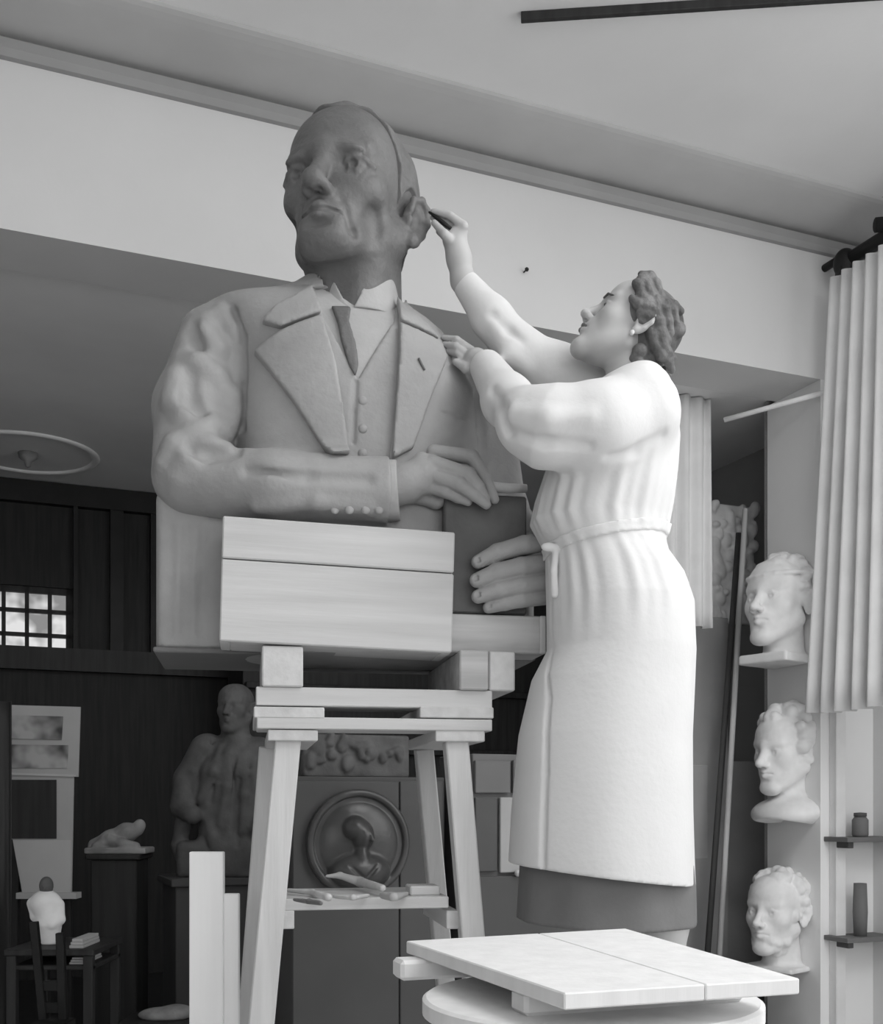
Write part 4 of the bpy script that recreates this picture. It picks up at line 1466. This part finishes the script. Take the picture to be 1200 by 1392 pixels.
# low cupboard behind the stand, with plaster relief on it and roundel on its front
VC = -0.95
cb_ = BP(480, 1200, VC)
cup = Thing('cupboard', 'grey painted cupboard behind the modelling stand', 'cupboard', (cb_[0], 0.95 + 0.2, 0))
wbox('carcass', 396, 1056, 604, 1300, VC - 0.022, 0.34, M_CAB, cup, True)
wbox('door', 398, 1062, 542.3, 1388, VC, 0.02, M_CAB, cup, True)
wbox('door', 544, 1062, 602, 1388, VC, 0.02, M_CAB, cup, True)
wbox('gap_strip', 542.2, 1062, 544.2, 1388, VC - 0.012, 0.008, M_MOUNT, cup, True)
# relief panel standing on the cupboard
rl = Sculpt(BP(410, 1056, VC - 0.05) - np.array((0.02, 0.02, 0.02)), BP(565, 1000, VC - 0.12) + np.array((0.02, 0.03, 0.05)), 0.006)
A, B = BP(413, 1052, VC - 0.06), BP(558, 1000, VC - 0.06)
ztop_c = BP((396 + 640) / 2, 1056, VC - 0.022)[2]
rl.rbox(((A[0] + B[0]) / 2, A[1] + 0.03, (ztop_c + B[2]) / 2), ((B[0] - A[0]) / 2, 0.02, (B[2] - ztop_c) / 2), rnd=0.006)
random.seed(8)
for i in range(26):
    rl.ell((random.uniform(A[0] + .02, B[0] - .02), A[1] + 0.008, random.uniform(ztop_c + 0.03, B[2] - 0.01)), (random.uniform(.012, .03), .016, random.uniform(.012, .03)), k=0.006)
rl.F = np.maximum(rl.F, (ztop_c - rl.ax[2])[None, None, :])
tag(rl.put('plaster_relief', mat('plaster_dark', 0.13, 0.8, 0.3, 12, 0.3, 40)), 'dark figured plaster relief standing on the grey cupboard', 'relief')  # darker than the other plaster pieces
# bronze roundel
rc = BP(486, 1146, VC + 0.004)
rr_ = 72 / FPX * 3.75
RS = Sculpt(rc - np.array((0.22, 0.09, 0.22)), rc + np.array((0.22, 0.02, 0.22)), 0.0035)
RS.rbox(rc, (0.3, 0.012, 0.3), rnd=0.002)
xx, zz = RS.ax[0][:, None, None] - rc[0], RS.ax[2][None, None, :] - rc[2]
rad = np.sqrt(xx ** 2 + zz ** 2)
RS.F = np.maximum(RS.F, rad - rr_)
yy = RS.ax[1][None, :, None] - rc[1]
rimf = np.sqrt((rad - rr_ + 0.012) ** 2 + (yy + 0.014) ** 2) - 0.013
dome = np.sqrt(xx ** 2 + (yy * 3.6) ** 2 + zz ** 2) - (rr_ - 0.035)
RS.F = np.minimum(RS.F, np.minimum(rimf, dome * 0.4)).astype(np.float32)
for (dx, dz, r3, k_) in ((0.004, 0.025, (0.040, 0.055, 0.052), .008), (0.0, -0.095, (0.105, 0.062, 0.062), .015), (0.0, -0.045, (0.028, 0.05, 0.05), .01), (-0.020, 0.050, (0.046, 0.052, 0.042), .006)):
    RS.ell(rc + np.array((dx, -0.022, dz)), r3, k=k_)
RS.cone(rc + np.array((0.022, -0.068, 0.034)), rc + np.array((0.026, -0.076, 0.014)), 0.005, 0.008, k=0.006)
RS.cone(rc + np.array((-0.05, -0.075, -0.07)), rc + np.array((0.0, -0.085, -0.12)), 0.006, k=0.008, op='sub')
RS.cone(rc + np.array((0.05, -0.075, -0.07)), rc + np.array((0.0, -0.085, -0.12)), 0.006, k=0.008, op='sub')
RS.F = np.maximum(RS.F, yy - 0.012)
tag(RS.put('bronze_roundel', M_BRONZE), 'dark round bronze medallion with a portrait head under the stand', 'medallion')

# drawer chest behind the woman
VD = -0.85
dc = BP(680, 1200, VD)
chest = Thing('drawer_chest', 'grey wooden chest with shelves behind the woman', 'chest', (dc[0], 0.95, 0))
wbox('carcass', 642, 1026, 800, 1300, VD - 0.02, 0.30, M_CAB2, chest, True)
wbox('drawer', 646, 1034, 694, 1078, VD, 0.02, M_CAB2, chest)
wbox('drawer', 698, 1034, 796, 1078, VD, 0.02, M_CAB2, chest)
wbox('door', 646, 1084, 676, 1185, VD, 0.02, M_CAB, chest)
wbox('door', 680, 1084, 796, 1185, VD, 0.02, M_MOUNT, chest)
wbox('plinth_panel', 646, 1190, 796, 1380, VD, 0.02, M_CAB, chest, True)
kb = BP(704, 1187, VD + 0.012)
lnk = Sculpt(kb - 0.03, kb + 0.03, 0.002)
lnk.ell(kb, (0.012, 0.013, 0.012), k=0.001)
lnk.put('knob', M_ENAMEL, chest)
dk = Thing('screen_panel', 'tall grey screen panel standing in the alcove behind the poles', 'screen', (BP(952, 1100, -1.75)[0], 1.77, 0))
wbox('panel', 930, 838, 990, 1040, -1.75, 0.03, M_MOUNT, dk, True)
wbox('paper_sheet', 938, 1040, 962, 1168, -1.748, 0.004, M_PAPER, dk)
wbox('low_panel', 985, 1035, 1040, 1150, -1.80, 0.03, M_MOUNT, dk, True)

# dark tall pieces behind everything in the middle (back of the alcove)
db = Thing('bookcase', 'tall dark bookcase against the back of the alcove', 'bookcase', (BP(560, 1000, -3.4)[0], 3.5, 0))
wbox('carcass', 330, 700, 1000, 1300, -3.45, 0.4, M_DARK2, db, True)
for i_, py_ in enumerate((780, 860, 940, 1020)):
    wbox('shelf', 335, py_, 995, py_ + 8, -3.40, 0.05, M_DARK2, db)

# standing clay figure on a plinth
sbase = toB(WPT(292, 1190, 4.45))
zpl = sbase[2]
pl = Thing('plinth', 'dark grey plinth below the small clay statue of a man', 'plinth', (sbase[0], sbase[1], 0))
a, b = toB(WPT(226, 1200, 4.4)), toB(WPT(346, 1200, 4.4))
box('plinth_block', (sbase[0] - 0.18, sbase[1] - 0.16, 0.04), (sbase[0] + 0.18, sbase[1] + 0.18, zpl - 0.03), M_CAB, pl, 0.004)
box('plinth_cap', (sbase[0] - 0.20, sbase[1] - 0.18, zpl - 0.03), (sbase[0] + 0.20, sbase[1] + 0.20, zpl), M_CAB, pl, 0.004)
box('plinth_foot', (sbase[0] - 0.20, sbase[1] - 0.18, 0), (sbase[0] + 0.20, sbase[1] + 0.20, 0.04), M_CAB, pl, 0.004)
YS = 4.45
MST = ID4
ST = Sculpt(WPT(222, 1200, YS) - np.array((0.02, 0.24, 0.02)), WPT(372, 915, YS) + np.array((0.02, 0.24, 0.02)), 0.006, MST)
SP = lambda x, y, d=0.0: WPT(x, y, YS + d)
s1 = YS / FPX
head_sdf(ST, Fr(SP(320, 962), np.array(Matrix.Rotation(math.radians(-14), 3, 'Z')), 0.86), male=True, neck=False)
ST.cone(SP(320, 985), SP(320, 1012), 0.055, 0.06, k=0.02)
ST.ell(SP(322, 1048), (46 * s1, 0.11, 46 * s1), k=0.04)
ST.rbox(SP(318, 1110), (44 * s1, 0.115, 75 * s1), rnd=0.06, k=0.04)
ST.rbox(SP(305, 1168), (58 * s1, 0.12, 26 * s1), rnd=0.03, k=0.03)
ST.chain([SP(282, 1022), SP(258, 1060, -.02), SP(250, 1095, -.05)], [0.075, 0.062, 0.055], k=0.02)
ST.chain([SP(248, 1098, -.06), SP(262, 1108, -0.12)], [0.042, 0.036], k=0.01)
ST.chain([SP(250, 1118, -.05), SP(243, 1150, -.06), SP(244, 1165, -.07)], [0.035, 0.03, 0.02], k=0.01)
ST.chain([SP(352, 1025), SP(370, 1080), SP(352, 1125, -.1)], [0.07, 0.06, 0.045], k=0.02)
for x0, y0, x1, y1 in ((290, 1005, 262, 1075), (300, 1020, 285, 1090), (318, 1030, 316, 1130), (326, 1060, 322, 1150), (338, 1030, 340, 1120), (276, 1140, 300, 1175)):
    P0, P1 = ST.pick(x0, y0), ST.pick(x1, y1)
    if P0 is not None and P1 is not None:
        ST.cone(P0, P1, 0.006, 0.004, k=0.02, op='sub')
for ln in ([(300, 1018), (290, 1050), (272, 1085)], [(312, 1024), (308, 1070), (300, 1120)], [(334, 1024), (332, 1080), (330, 1130)], [(262, 1050), (268, 1070), (262, 1088)], [(280, 1110), (290, 1140), (292, 1165)]):
    P_ = [p_ for p_ in (ST.pick(x, y, None, -0.006) for x, y in ln) if p_ is not None]
    if len(P_) > 1:
        ST.chain(P_, 0.013, k=0.02)
ST.F = np.maximum(ST.F, (zpl - ST.ax[2])[None, None, :])
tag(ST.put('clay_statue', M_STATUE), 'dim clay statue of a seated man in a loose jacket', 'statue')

# pedestal with a small reclining maquette
pm = WPT(163, 1160, 4.2)
pd = Thing('pedestal', 'dark narrow pedestal below the reclining plaster maquette', 'pedestal', (pm[0], pm[1], 0), ID4)
box('column', (pm[0] - 0.085, pm[1] - 0.085, 0), (pm[0] + 0.085, pm[1] + 0.085, pm[2] - 0.02), M_DARK2, pd, 0.004, ID4)
box('top_board', (pm[0] - 0.10, pm[1] - 0.10, pm[2] - 0.02), (pm[0] + 0.10, pm[1] + 0.10, pm[2]), M_DARK2, pd, 0.004, ID4)
MQ = Sculpt(pm - np.array((0.15, 0.10, 0.02)), pm + np.array((0.15, 0.10, 0.16)), 0.004, ID4)
QP = lambda x, y, d=0.0: WPT(x, y, 4.2 + d)
MQ.rbox(pm + np.array((0, 0, 0.012)), (0.115, 0.07, 0.012), rnd=0.005)
MQ.chain([QP(128, 1148), QP(150, 1140), QP(172, 1132), QP(186, 1128)], [0.022, 0.03, 0.035, 0.025], k=0.02)
MQ.ell(QP(190, 1122), (0.022, 0.022, 0.024), k=0.01)
MQ.chain([QP(150, 1142, -.03), QP(166, 1146, -.05), QP(185, 1150, -.05)], [0.02, 0.018, 0.015], k=0.01)
MQ.chain([QP(140, 1146, -.03), QP(130, 1150, -.05)], [0.02, 0.016], k=0.01)
MQ.F = np.maximum(MQ.F, (pm[2] - MQ.ax[2])[None, None, :])
tag(MQ.put('maquette', M_PLASTERD), 'small reclining figure maquette on the dark narrow pedestal', 'maquette')

# easel with mounted photographs at the far left
YE = 4.0
es = Thing('picture_board', 'pale card board with two mounted photographs on a dark easel', 'picture board', tuple(WPT(52, 1220, YE + 0.06) * np.array((1, 1, 0))), ID4)
def eq(name, pts, y0, y1, m):
    return link_mesh(name, prism_mesh(name, [(WPT(x, y, YE)[0], WPT(x, y, YE)[2]) for x, y in pts], y0, y1, 1), m, es, ID4)


eq('backing_card', [(6, 958), (109, 961), (106, 1056), (100, 1056), (97, 1214), (30, 1214), (17, 1141), (-20, 1141), (-20, 1052), (5, 1052)], YE, YE + 0.008, M_MOUNT)
eq('photograph', [(11, 972), (86, 974), (84, 1006), (15, 1004)], YE - 0.004, YE, photo_mat('photo_arch', 1.0))
eq('photograph', [(5, 1012), (93, 1013), (92, 1044), (5, 1044)], YE - 0.004, YE, photo_mat('photo_hall', 3.7))
eq('card_edge', [(0, 1050), (102, 1053), (102, 1056), (0, 1053)], YE - 0.006, YE, M_PAPER)
eq('dark_print', [(-20, 1060), (77, 1060), (77, 1140), (-20, 1140)], YE - 0.004, YE, M_DARK2)
eq('paper_sheet', [(18, 1142), (97, 1142), (96, 1213), (31, 1213)], YE - 0.004, YE, M_PAPER)
eq('ledge', [(26, 1213), (107, 1213), (107, 1221), (26, 1221)], YE - 0.03, YE + 0.03, M_PAPER)
for x_ in (30, 88):
    a, b = WPT(x_, 1221, YE + 0.02), WPT(x_ + (-14 if x_ < 50 else 10), 1221, YE + 0.10)
    beam('easel_leg', (a[0], YE + 0.035, WPT(50, 975, YE)[2]), (b[0], YE + 0.06, 0), 0.03, 0.025, M_DARK2, es, M=ID4)

# trolley with papers and a white figurine, low at the left
YT = 3.45
tz = WPT(60, 1291, YT)[2]
tx0, tx1 = WPT(5, 1291, YT)[0], WPT(127, 1291, YT)[0]
tro = Thing('side_table', 'dark wooden side table with a shelf of papers', 'side table', ((tx0 + tx1) / 2, YT + 0.15, 0), ID4)
box('table_top', (tx0, YT, tz - 0.02), (tx1, YT + 0.32, tz), M_DARK2, tro, 0.003, ID4)
tz2 = WPT(60, 1313, YT)[2]
box('lower_shelf', (tx0 + 0.02, YT + 0.01, tz2 - 0.015), (tx1 - 0.005, YT + 0.31, tz2), M_DARK2, tro, 0.003, ID4)
for x_ in (tx0 + 0.02, tx1 - 0.02):
    for y_ in (YT + 0.02, YT + 0.30):
        box('leg', (x_ - 0.015, y_ - 0.015, 0), (x_ + 0.015, y_ + 0.015, tz - 0.02), M_DARK2, tro, 0.002, ID4)
for (x0, x1, zq, hq, lab) in ((94, 113, tz, 0.03, 'small stack of white paper on the dark side table'), (94, 116, tz2, 0.022, 'white paper bundle on the lower shelf of the side table')):
    a, b = WPT(x0, 1290, YT + 0.03)[0], WPT(x1, 1290, YT + 0.03)[0]
    pp = Thing('paper_stack', lab, 'paper', ((a + b) / 2, YT + 0.1, zq), ID4)
    for j_ in range(3):
        box('sheet', (a + 0.003 * j_, YT + 0.03 + 0.004 * j_, zq + hq * j_ / 3), (b - 0.002 * j_, YT + 0.2, zq + hq * (j_ + 1) / 3 - 0.0008), M_PAPER, pp, 0.001, ID4)
FG = Sculpt(WPT(30, 1295, YT + .12) - np.array((0.02, 0.08, 0.02)), WPT(100, 1180, YT + .12) + np.array((0.02, 0.08, 0.02)), 0.004, ID4)
GP = lambda x, y, d=0.0: WPT(x, y, YT + 0.14 + d)
FG.cone((GP(68, 1286)[0], YT + 0.14, tz + 0.01), GP(67, 1255), 0.032, 0.036, k=0.02)
FG.cone(GP(66, 1255), GP(62, 1228), 0.036, 0.045, k=0.02)
FG.ell(GP(62, 1228), (0.050, 0.032, 0.03), k=0.02)
FG.chain([GP(44, 1228), GP(48, 1246), GP(58, 1256, -.03)], [0.018, 0.015, 0.012], k=0.008)
FG.chain([GP(80, 1230), GP(82, 1250), GP(70, 1258, -.03)], [0.018, 0.015, 0.012], k=0.008)
FG.F = np.maximum(FG.F, (tz - FG.ax[2])[None, None, :])
fg = Thing('figurine', 'small white draped figurine with dark head on the side table', 'figurine', (GP(66, 1286)[0], YT + 0.14, tz), ID4)
FG.put('draped_body', M_PLASTER, fg)
FH = Sculpt(GP(62, 1206) - 0.06, GP(62, 1206) + 0.06, 0.003, ID4)
FH.ell(GP(63, 1204), (0.022, 0.025, 0.030), k=0.01)
FH.cone(GP(63, 1208), GP(62, 1222), 0.014, 0.018, k=0.01)
FH.cone(GP(60, 1205, -.02), GP(60, 1208, -.028), 0.004, 0.005, k=0.004)
FH.put('head', M_STATUE, fg)
# ladder-back chair in front of it
ch = Thing('chair', 'dark chair with two upright posts before the side table', 'chair', (WPT(70, 1392, 3.1)[0], 3.1, 0), ID4)
for (xa_, ya_, xb_) in ((46, 1253, 60), (82, 1268, 86)):
    a, b = WPT(xa_, ya_, 3.1), WPT(xb_, 1392, 3.1)
    d = (b - a) / (b[2] - a[2])
    beam('back_post', a, a + d * (0 - a[2]), 0.022, 0.022, M_IRON, ch, M=ID4)
for py_ in (1340, 1370):
    a, b = WPT(54, py_, 3.1), WPT(86, py_, 3.1)
    beam('back_rail', a, b, 0.03, 0.012, M_IRON, ch, side=(0, 0, 1), M=ID4)
a, b = WPT(52, 1392, 3.1), WPT(100, 1392, 3.1)
box('seat', (a[0], 2.86, 0.36), (b[0], 3.12, 0.39), M_IRON, ch, 0.003, ID4)
for x_ in (a[0] + .015, b[0] - .015):
    box('leg', (x_ - 0.012, 2.87, 0), (x_ + 0.012, 2.894, 0.36), M_IRON, ch, 0.002, ID4)


# drapes and curtains
def cloth_strip(name, p0, p1, z0, z1, folds, amp, m, lab, shift=(0, 0), thick=0.004, group=None, seed=0, cat='curtain'):
    """hanging pleated cloth between two plan points (world x,y); shift = plan offset of the bottom left edge"""
    rnd = random.Random(seed)
    nseg, nz = folds * 10, 14
    ph = [rnd.uniform(-0.5, 0.5) for _ in range(folds + 2)]
    am = [rnd.uniform(0.6, 1.2) for _ in range(folds + 2)]
    d = np.array(p1, float) - np.array(p0, float)
    L = np.linalg.norm(d)
    d /= L
    nrm = np.array((d[1], -d[0]))
    bm = bmesh.new()
    grid = []
    for j in range(nz + 1):
        t = j / nz
        z = z1 + (z0 - z1) * t
        row = []
        for i in range(nseg + 1):
            u = i / nseg
            f = u * folds
            k = int(f)
            a_ = amp * (am[k] * (1 - (f - k)) + am[k + 1] * (f - k)) * (0.55 + 0.45 * t)
            off = a_ * math.sin(2 * math.pi * f + ph[k] * (1 - (f - k)) + ph[k + 1] * (f - k) + 0.5 * t)
            base = np.array(p0) + d * L * u + np.array(shift) * t * (1 - u)
            q_ = base + nrm * off
            row.append(bm.verts.new((q_[0], q_[1], z + (0.006 * math.sin(5 * u + seed) if j == nz else 0))))
        grid.append(row)
    for j in range(nz):
        for i in range(nseg):
            bm.faces.new((grid[j][i], grid[j][i + 1], grid[j + 1][i + 1], grid[j + 1][i]))
    me = bm_mesh(bm, name)
    o_ = link_mesh(name, me, m, None, ID4, smooth=True)
    md = o_.modifiers.new('thickness', 'SOLIDIFY')
    md.thickness = thick
    return tag(o_, lab, cat, group)


A, B = WPT(1128, 700, 4.5), WPT(1232, 700, 4.12)
zt_, zb_ = WPT(1150, 372, 4.45)[2], WPT(1150, 966, 4.4)[2]
cloth_strip('curtain', A[:2], B[:2], zb_, zt_, 6, 0.035, M_CURT, 'long pale curtain gathered on the iron pole beside the wall', shift=(-0.085, 0.02), seed=3)
vcur = V_WALL - 0.42
A, B = toW(BP(870, 600, vcur)), toW(BP(965, 600, vcur))
cloth_strip('curtain', A[:2], B[:2], BP(940, 852, vcur)[2], H_HEAD + 0.02, 5, 0.03, M_CURT, 'short pale curtain hanging in the alcove behind the woman', seed=5)
A, B = WPT(-60, 1100, 3.7), WPT(13, 1100, 3.65)
cloth_strip('dark_drape', A[:2], B[:2], 0.02, WPT(0, 955, 3.7)[2], 4, 0.03, M_DARK2, 'dark drape hanging at the left beside the picture board', seed=9, cat='drape', shift=(0.03, 0))
a, b = WPT(-60, 953, 3.72), WPT(10, 953, 3.66)
# iron curtain pole with its knob, on a bracket from the wall
A = np.array((WPT(1150, 356, 4.52)[0], 4.52, WPT(1150, 356, 4.52)[2]))
nd = np.array((math.sin(YAW), -math.cos(YAW), 0))
pole = Thing('curtain_pole', 'thick black iron curtain pole with round end knob', 'curtain pole', tuple(A), ID4)
tube('pole', [A, A + nd * 0.7], 0.030, M_IRON, pole, ID4, 16)
KS = Sculpt(A - 0.10, A + 0.10, 0.004, ID4)
KS.ell(A + np.array((-0.005, 0.0, -0.005)), (0.046, 0.05, 0.058), k=0.01)
KS.rbox(A + np.array((0.0, 0.0, -0.048)), (0.036, 0.036, 0.012), rnd=0.005, k=0.005)
KS.put('end_knob', M_IRON, pole)
bq = toB(A)
p_ = toW((bq[0], YW, bq[2] + 0.03))
tube('bracket', [p_, A + np.array((0, 0, 0.03))], 0.016, M_IRON, pole, ID4, 10)
# small black fitting above it on the right cornice
p = WPT(1190, 306, 4.3)
q_ = toB(p)
ft = tube('iron_fitting', [(q_[0] - .0, q_[1], q_[2]), (q_[0] + 0.25, q_[1] - 0.10, q_[2] + .03)], [0.028, 0.028], M_IRON, None, MB, 12)
tag(ft, 'short black iron fitting on the cornice above the curtain pole', 'fitting')
# swing rod under the soffit
a, b = WPT(984, 571, 4.75), WPT(1122, 533, 4.60)
o = tube('curtain_rod', [a, b], 0.011, M_PLASTER, None, ID4, 10)
tag(o, 'thin pale swing rod under the header beside the jamb', 'rod')

# plaster heads on the jamb of the alcove (its face looks along -x of the room)
def cast(name, px_, py_, v, s, yaw, pitch, lab, style, base_py):
    cpos = toW((0, 0, 0))
    c_ = BP(px_, py_, v)
    W = toW(c_)
    Mx = Matrix.Translation(Vector(W)) @ Matrix.Rotation(math.radians(yaw), 4, 'Z') @ Matrix.Rotation(math.radians(pitch), 4, 'X')
    H = Sculpt((-0.13 * s, -0.15 * s, -0.22 * s), (0.13 * s, 0.15 * s, 0.17 * s), 0.0034 * s, Mx)
    f_ = Fr(s=s)
    head_sdf(H, f_, male=(style == 1), neck_to=(0, 0.03, -0.2), neck_r=(0.05, 0.06))
    H.fr = f_
    r_ = random.Random(px_)

    def curls(n, r0, r1, keep, cen=(0, 0.018, 0.036), rad=(0.080, 0.097, 0.083)):
        for i in range(n):
            zz_ = r_.uniform(-1, 1)
            t_ = r_.uniform(0, 2 * math.pi)
            d_ = (math.sqrt(1 - zz_ * zz_) * math.cos(t_), math.sqrt(1 - zz_ * zz_) * math.sin(t_), zz_)
            if keep(d_):
                H.ell(tuple(cen[q_] + rad[q_] * d_[q_] for q_ in range(3)), r_.uniform(r0, r1), k=0.005)
    if style == 0:      # waved hair with a fillet
        curls(260, 0.010, 0.016, lambda d: (d[1] > -0.42 and d[2] > -0.5) or d[2] > 0.62)
        H.chain([(0.088 * math.cos(t_), 0.018 - 0.104 * math.sin(t_), 0.068 - 0.012 * math.sin(t_)) for t_ in np.linspace(-0.3, 3.44, 14)], 0.006, k=0.003)
        H.rbox((0, 0.0, -0.165), (0.075, 0.075, 0.02), rnd=0.006, k=0.02)
    elif style == 1:    # full curls and a draped hollow bust line
        curls(260, 0.014, 0.024, lambda d: (d[1] > -0.35 and d[2] > -0.8) or d[2] > 0.66, rad=(0.084, 0.100, 0.090))
        H.ell((0, -0.01, -0.185), (0.115, 0.10, 0.05), k=0.03)
        H.ell((0, -0.06, -0.24), (0.10, 0.10, 0.05), k=0.01, op='sub')
    else:               # curly beard and hair
        curls(240, 0.012, 0.018, lambda d: (d[1] > -0.35 and d[2] > -0.6) or d[2] > 0.62)
        curls(160, 0.010, 0.015, lambda d: d[1] < 0.2 and d[2] < -0.35, cen=(0, -0.03, -0.055), rad=(0.060, 0.058, 0.068))
        H.rbox((0, 0.01, -0.18), (0.085, 0.075, 0.02), rnd=0.006, k=0.02)
    H.fr = ID
    if style != 1:
        # flat cut below the neck, level
        R3 = np.array(Mx.to_3x3())
        zc_ = WPT(px_, base_py, W[1])[2] - W[2]
        zw = H.ax[0][:, None, None] * R3[2, 0] + H.ax[1][None, :, None] * R3[2, 1] + H.ax[2][None, None, :] * R3[2, 2]
        H.F = np.maximum(H.F, zc_ - zw)
    # back sliced flat against the jamb
    MX2 = MB.inverted() @ Mx
    R3 = np.array(MX2.to_3x3())
    T3 = np.array(MX2.translation)
    uw = H.ax[0][:, None, None] * R3[0, 0] + H.ax[1][None, :, None] * R3[0, 1] + H.ax[2][None, None, :] * R3[0, 2] + T3[0]
    H.F = np.maximum(H.F, uw - (U_JAMB + 0.001))
    me = H.mesh(name)
    me.transform(MX2)
    return tag(link_mesh(name, me, M_PLASTER, None, MB, True), lab, 'plaster cast')


VJ = V_WALL - JAMB_T * 0.45
cast('plaster_cast', 1060, 818, VJ, 1.62, -52, -2, 'large white plaster head with fillet in its hair, uppermost on the jamb', 0, 904)
cast('plaster_cast', 1068, 1020, VJ, 1.45, -60, 6, 'white curly-haired plaster bust with open hollow lower edge, middle of the jamb', 1, 1110)
cast('plaster_cast', 1056, 1238, VJ, 1.45, -48, 0, 'bearded white plaster head lowest on the jamb behind the round table', 2, 1318)

# rough relief panel and leaning poles in the alcove
rp = Sculpt(BP(962, 850, -1.85) - np.array((0.03, 0.06, 0.02)), BP(1032, 680, -1.95) + np.array((0.03, 0.03, 0.02)), 0.007)
A, B = BP(967, 845, -1.88), BP(1026, 690, -1.88)
rp.rbox((A + B) / 2 + np.array((0, 0.02, 0)), ((B[0] - A[0]) / 2, 0.02, (B[2] - A[2]) / 2), rnd=0.01)
random.seed(11)
for i in range(60):
    rp.ell((random.uniform(A[0], B[0]), A[1] - 0.002, random.uniform(A[2] + .02, B[2])), (random.uniform(.012, .03), .02, random.uniform(.015, .04)), k=0.008)
tag(rp.put('plaster_relief', M_PLASTER), 'rough leafy plaster relief hanging in the alcove behind the poles', 'relief')
for (xa_, ya_, xb_, yb_, Y0, r_, m_, lab) in ((1013, 692, 978, 1290, 4.9, 0.013, M_WOODZ, 'pale long pole leaning in the alcove beside the jamb'),
                                             (1004, 725, 962, 1290, 4.98, 0.014, M_CAB, 'grey long pole leaning in the alcove next to the pale pole')):
    a, b = WPT(xa_, ya_, Y0 + 0.18), WPT(xb_, yb_, Y0)
    d = (b - a) / (b[2] - a[2])
    o = tube('long_pole', [a, a + d * (0.0 - a[2])], r_, m_, None, ID4, 10)
    tag(o, lab, 'pole')

# post, shelves and small things on the plain wall right of the jamb
po = wbox('wall_post', 1137, 905, 1150, 1390, V_WALL + 0.045, 0.045, M_CURT, None, True)
tag(po, 'narrow pale upright post against the wall below the curtain', 'post')
for (py_, lab) in ((1140, 'upper short wall shelf right of the narrow post'), (1276, 'lower short wall shelf right of the narrow post')):
    c_ = BP(1185, py_, V_WALL + 0.14)
    sh = Thing('wall_shelf', lab, 'shelf', (c_[0], YW, c_[2]))
    a, b = BP(1152, py_, V_WALL + 0.14), BP(1236, py_, V_WALL + 0.14)
    box('shelf_board', (a[0], YW - 0.14, c_[2] - 0.014), (min(b[0], U_RIGHT), YW, c_[2] + 0.006), M_CAB2, sh, 0.002)
    box('bracket', (a[0] + 0.03, YW - 0.02, c_[2] - 0.16), (a[0] + 0.06, YW, c_[2] - 0.014), M_CAB, sh, 0.002)
    box('bracket', (a[0] + 0.03, YW - 0.11, c_[2] - 0.04), (a[0] + 0.06, YW - 0.02, c_[2] - 0.014), M_CAB, sh, 0.002)
    pz = c_[2] + 0.006
    xj = BP(1169, py_ - 15, V_WALL + 0.09)[0]
    if py_ == 1140:
        jar = Thing('jar', 'small grey jar on the upper wall shelf', 'jar', (xj, YW - 0.09, pz))
        link_mesh('jar_body', lathe_mesh('jar_body', [(0, pz), (0.030, pz), (0.033, pz + 0.01), (0.033, pz + 0.07), (0.022, pz + 0.085), (0, pz + 0.085)], (xj, YW - 0.09), 24), M_CAB2, jar, MB, True)
        link_mesh('lid', lathe_mesh('lid', [(0, pz + 0.085), (0.026, pz + 0.085), (0.026, pz + 0.10), (0, pz + 0.102)], (xj, YW - 0.09), 24), M_CAB, jar, MB, True)
    else:
        tl_ = Thing('brush_pot', 'tall grey pot on the lower wall shelf', 'pot', (xj, YW - 0.09, pz))
        link_mesh('pot_body', lathe_mesh('pot_body', [(0, pz), (0.026, pz), (0.030, pz + 0.10), (0.026, pz + 0.22), (0.022, pz + 0.22), (0.024, pz + 0.02), (0, pz + 0.02)], (xj, YW - 0.09), 24), M_CAB2, tl_, MB, True)
# pale lump of plaster on a low dark crate at the bottom left
cr = WPT(222, 1384, 3.75)
lc = Thing('low_crate', 'low dark crate on the floor by the plinth', 'crate', (cr[0], cr[1], 0), ID4)
box('crate_side', (cr[0] - 0.12, cr[1] - 0.10, 0), (cr[0] + 0.10, cr[1] - 0.08, cr[2] - 0.02), M_DARK2, lc, 0.002, ID4)
box('crate_side', (cr[0] - 0.12, cr[1] + 0.08, 0), (cr[0] + 0.10, cr[1] + 0.10, cr[2] - 0.02), M_DARK2, lc, 0.002, ID4)
box('crate_lid', (cr[0] - 0.13, cr[1] - 0.11, cr[2] - 0.02), (cr[0] + 0.11, cr[1] + 0.11, cr[2]), M_DARK2, lc, 0.002, ID4)
LP = Sculpt(cr - np.array((0.14, 0.12, 0.02)), cr + np.array((0.14, 0.12, 0.10)), 0.005, ID4)
LP.ell(cr + np.array((0.0, 0, 0.012)), (0.085, 0.06, 0.025), k=0.02)
LP.ell(cr + np.array((0.05, 0, 0.022)), (0.05, 0.05, 0.024), k=0.02)
LP.F = np.maximum(LP.F, (cr[2] - LP.ax[2])[None, None, :])
tag(LP.put('plaster_fragment', M_PLASTERD), 'pale plaster fragment on the low dark crate', 'plaster piece')
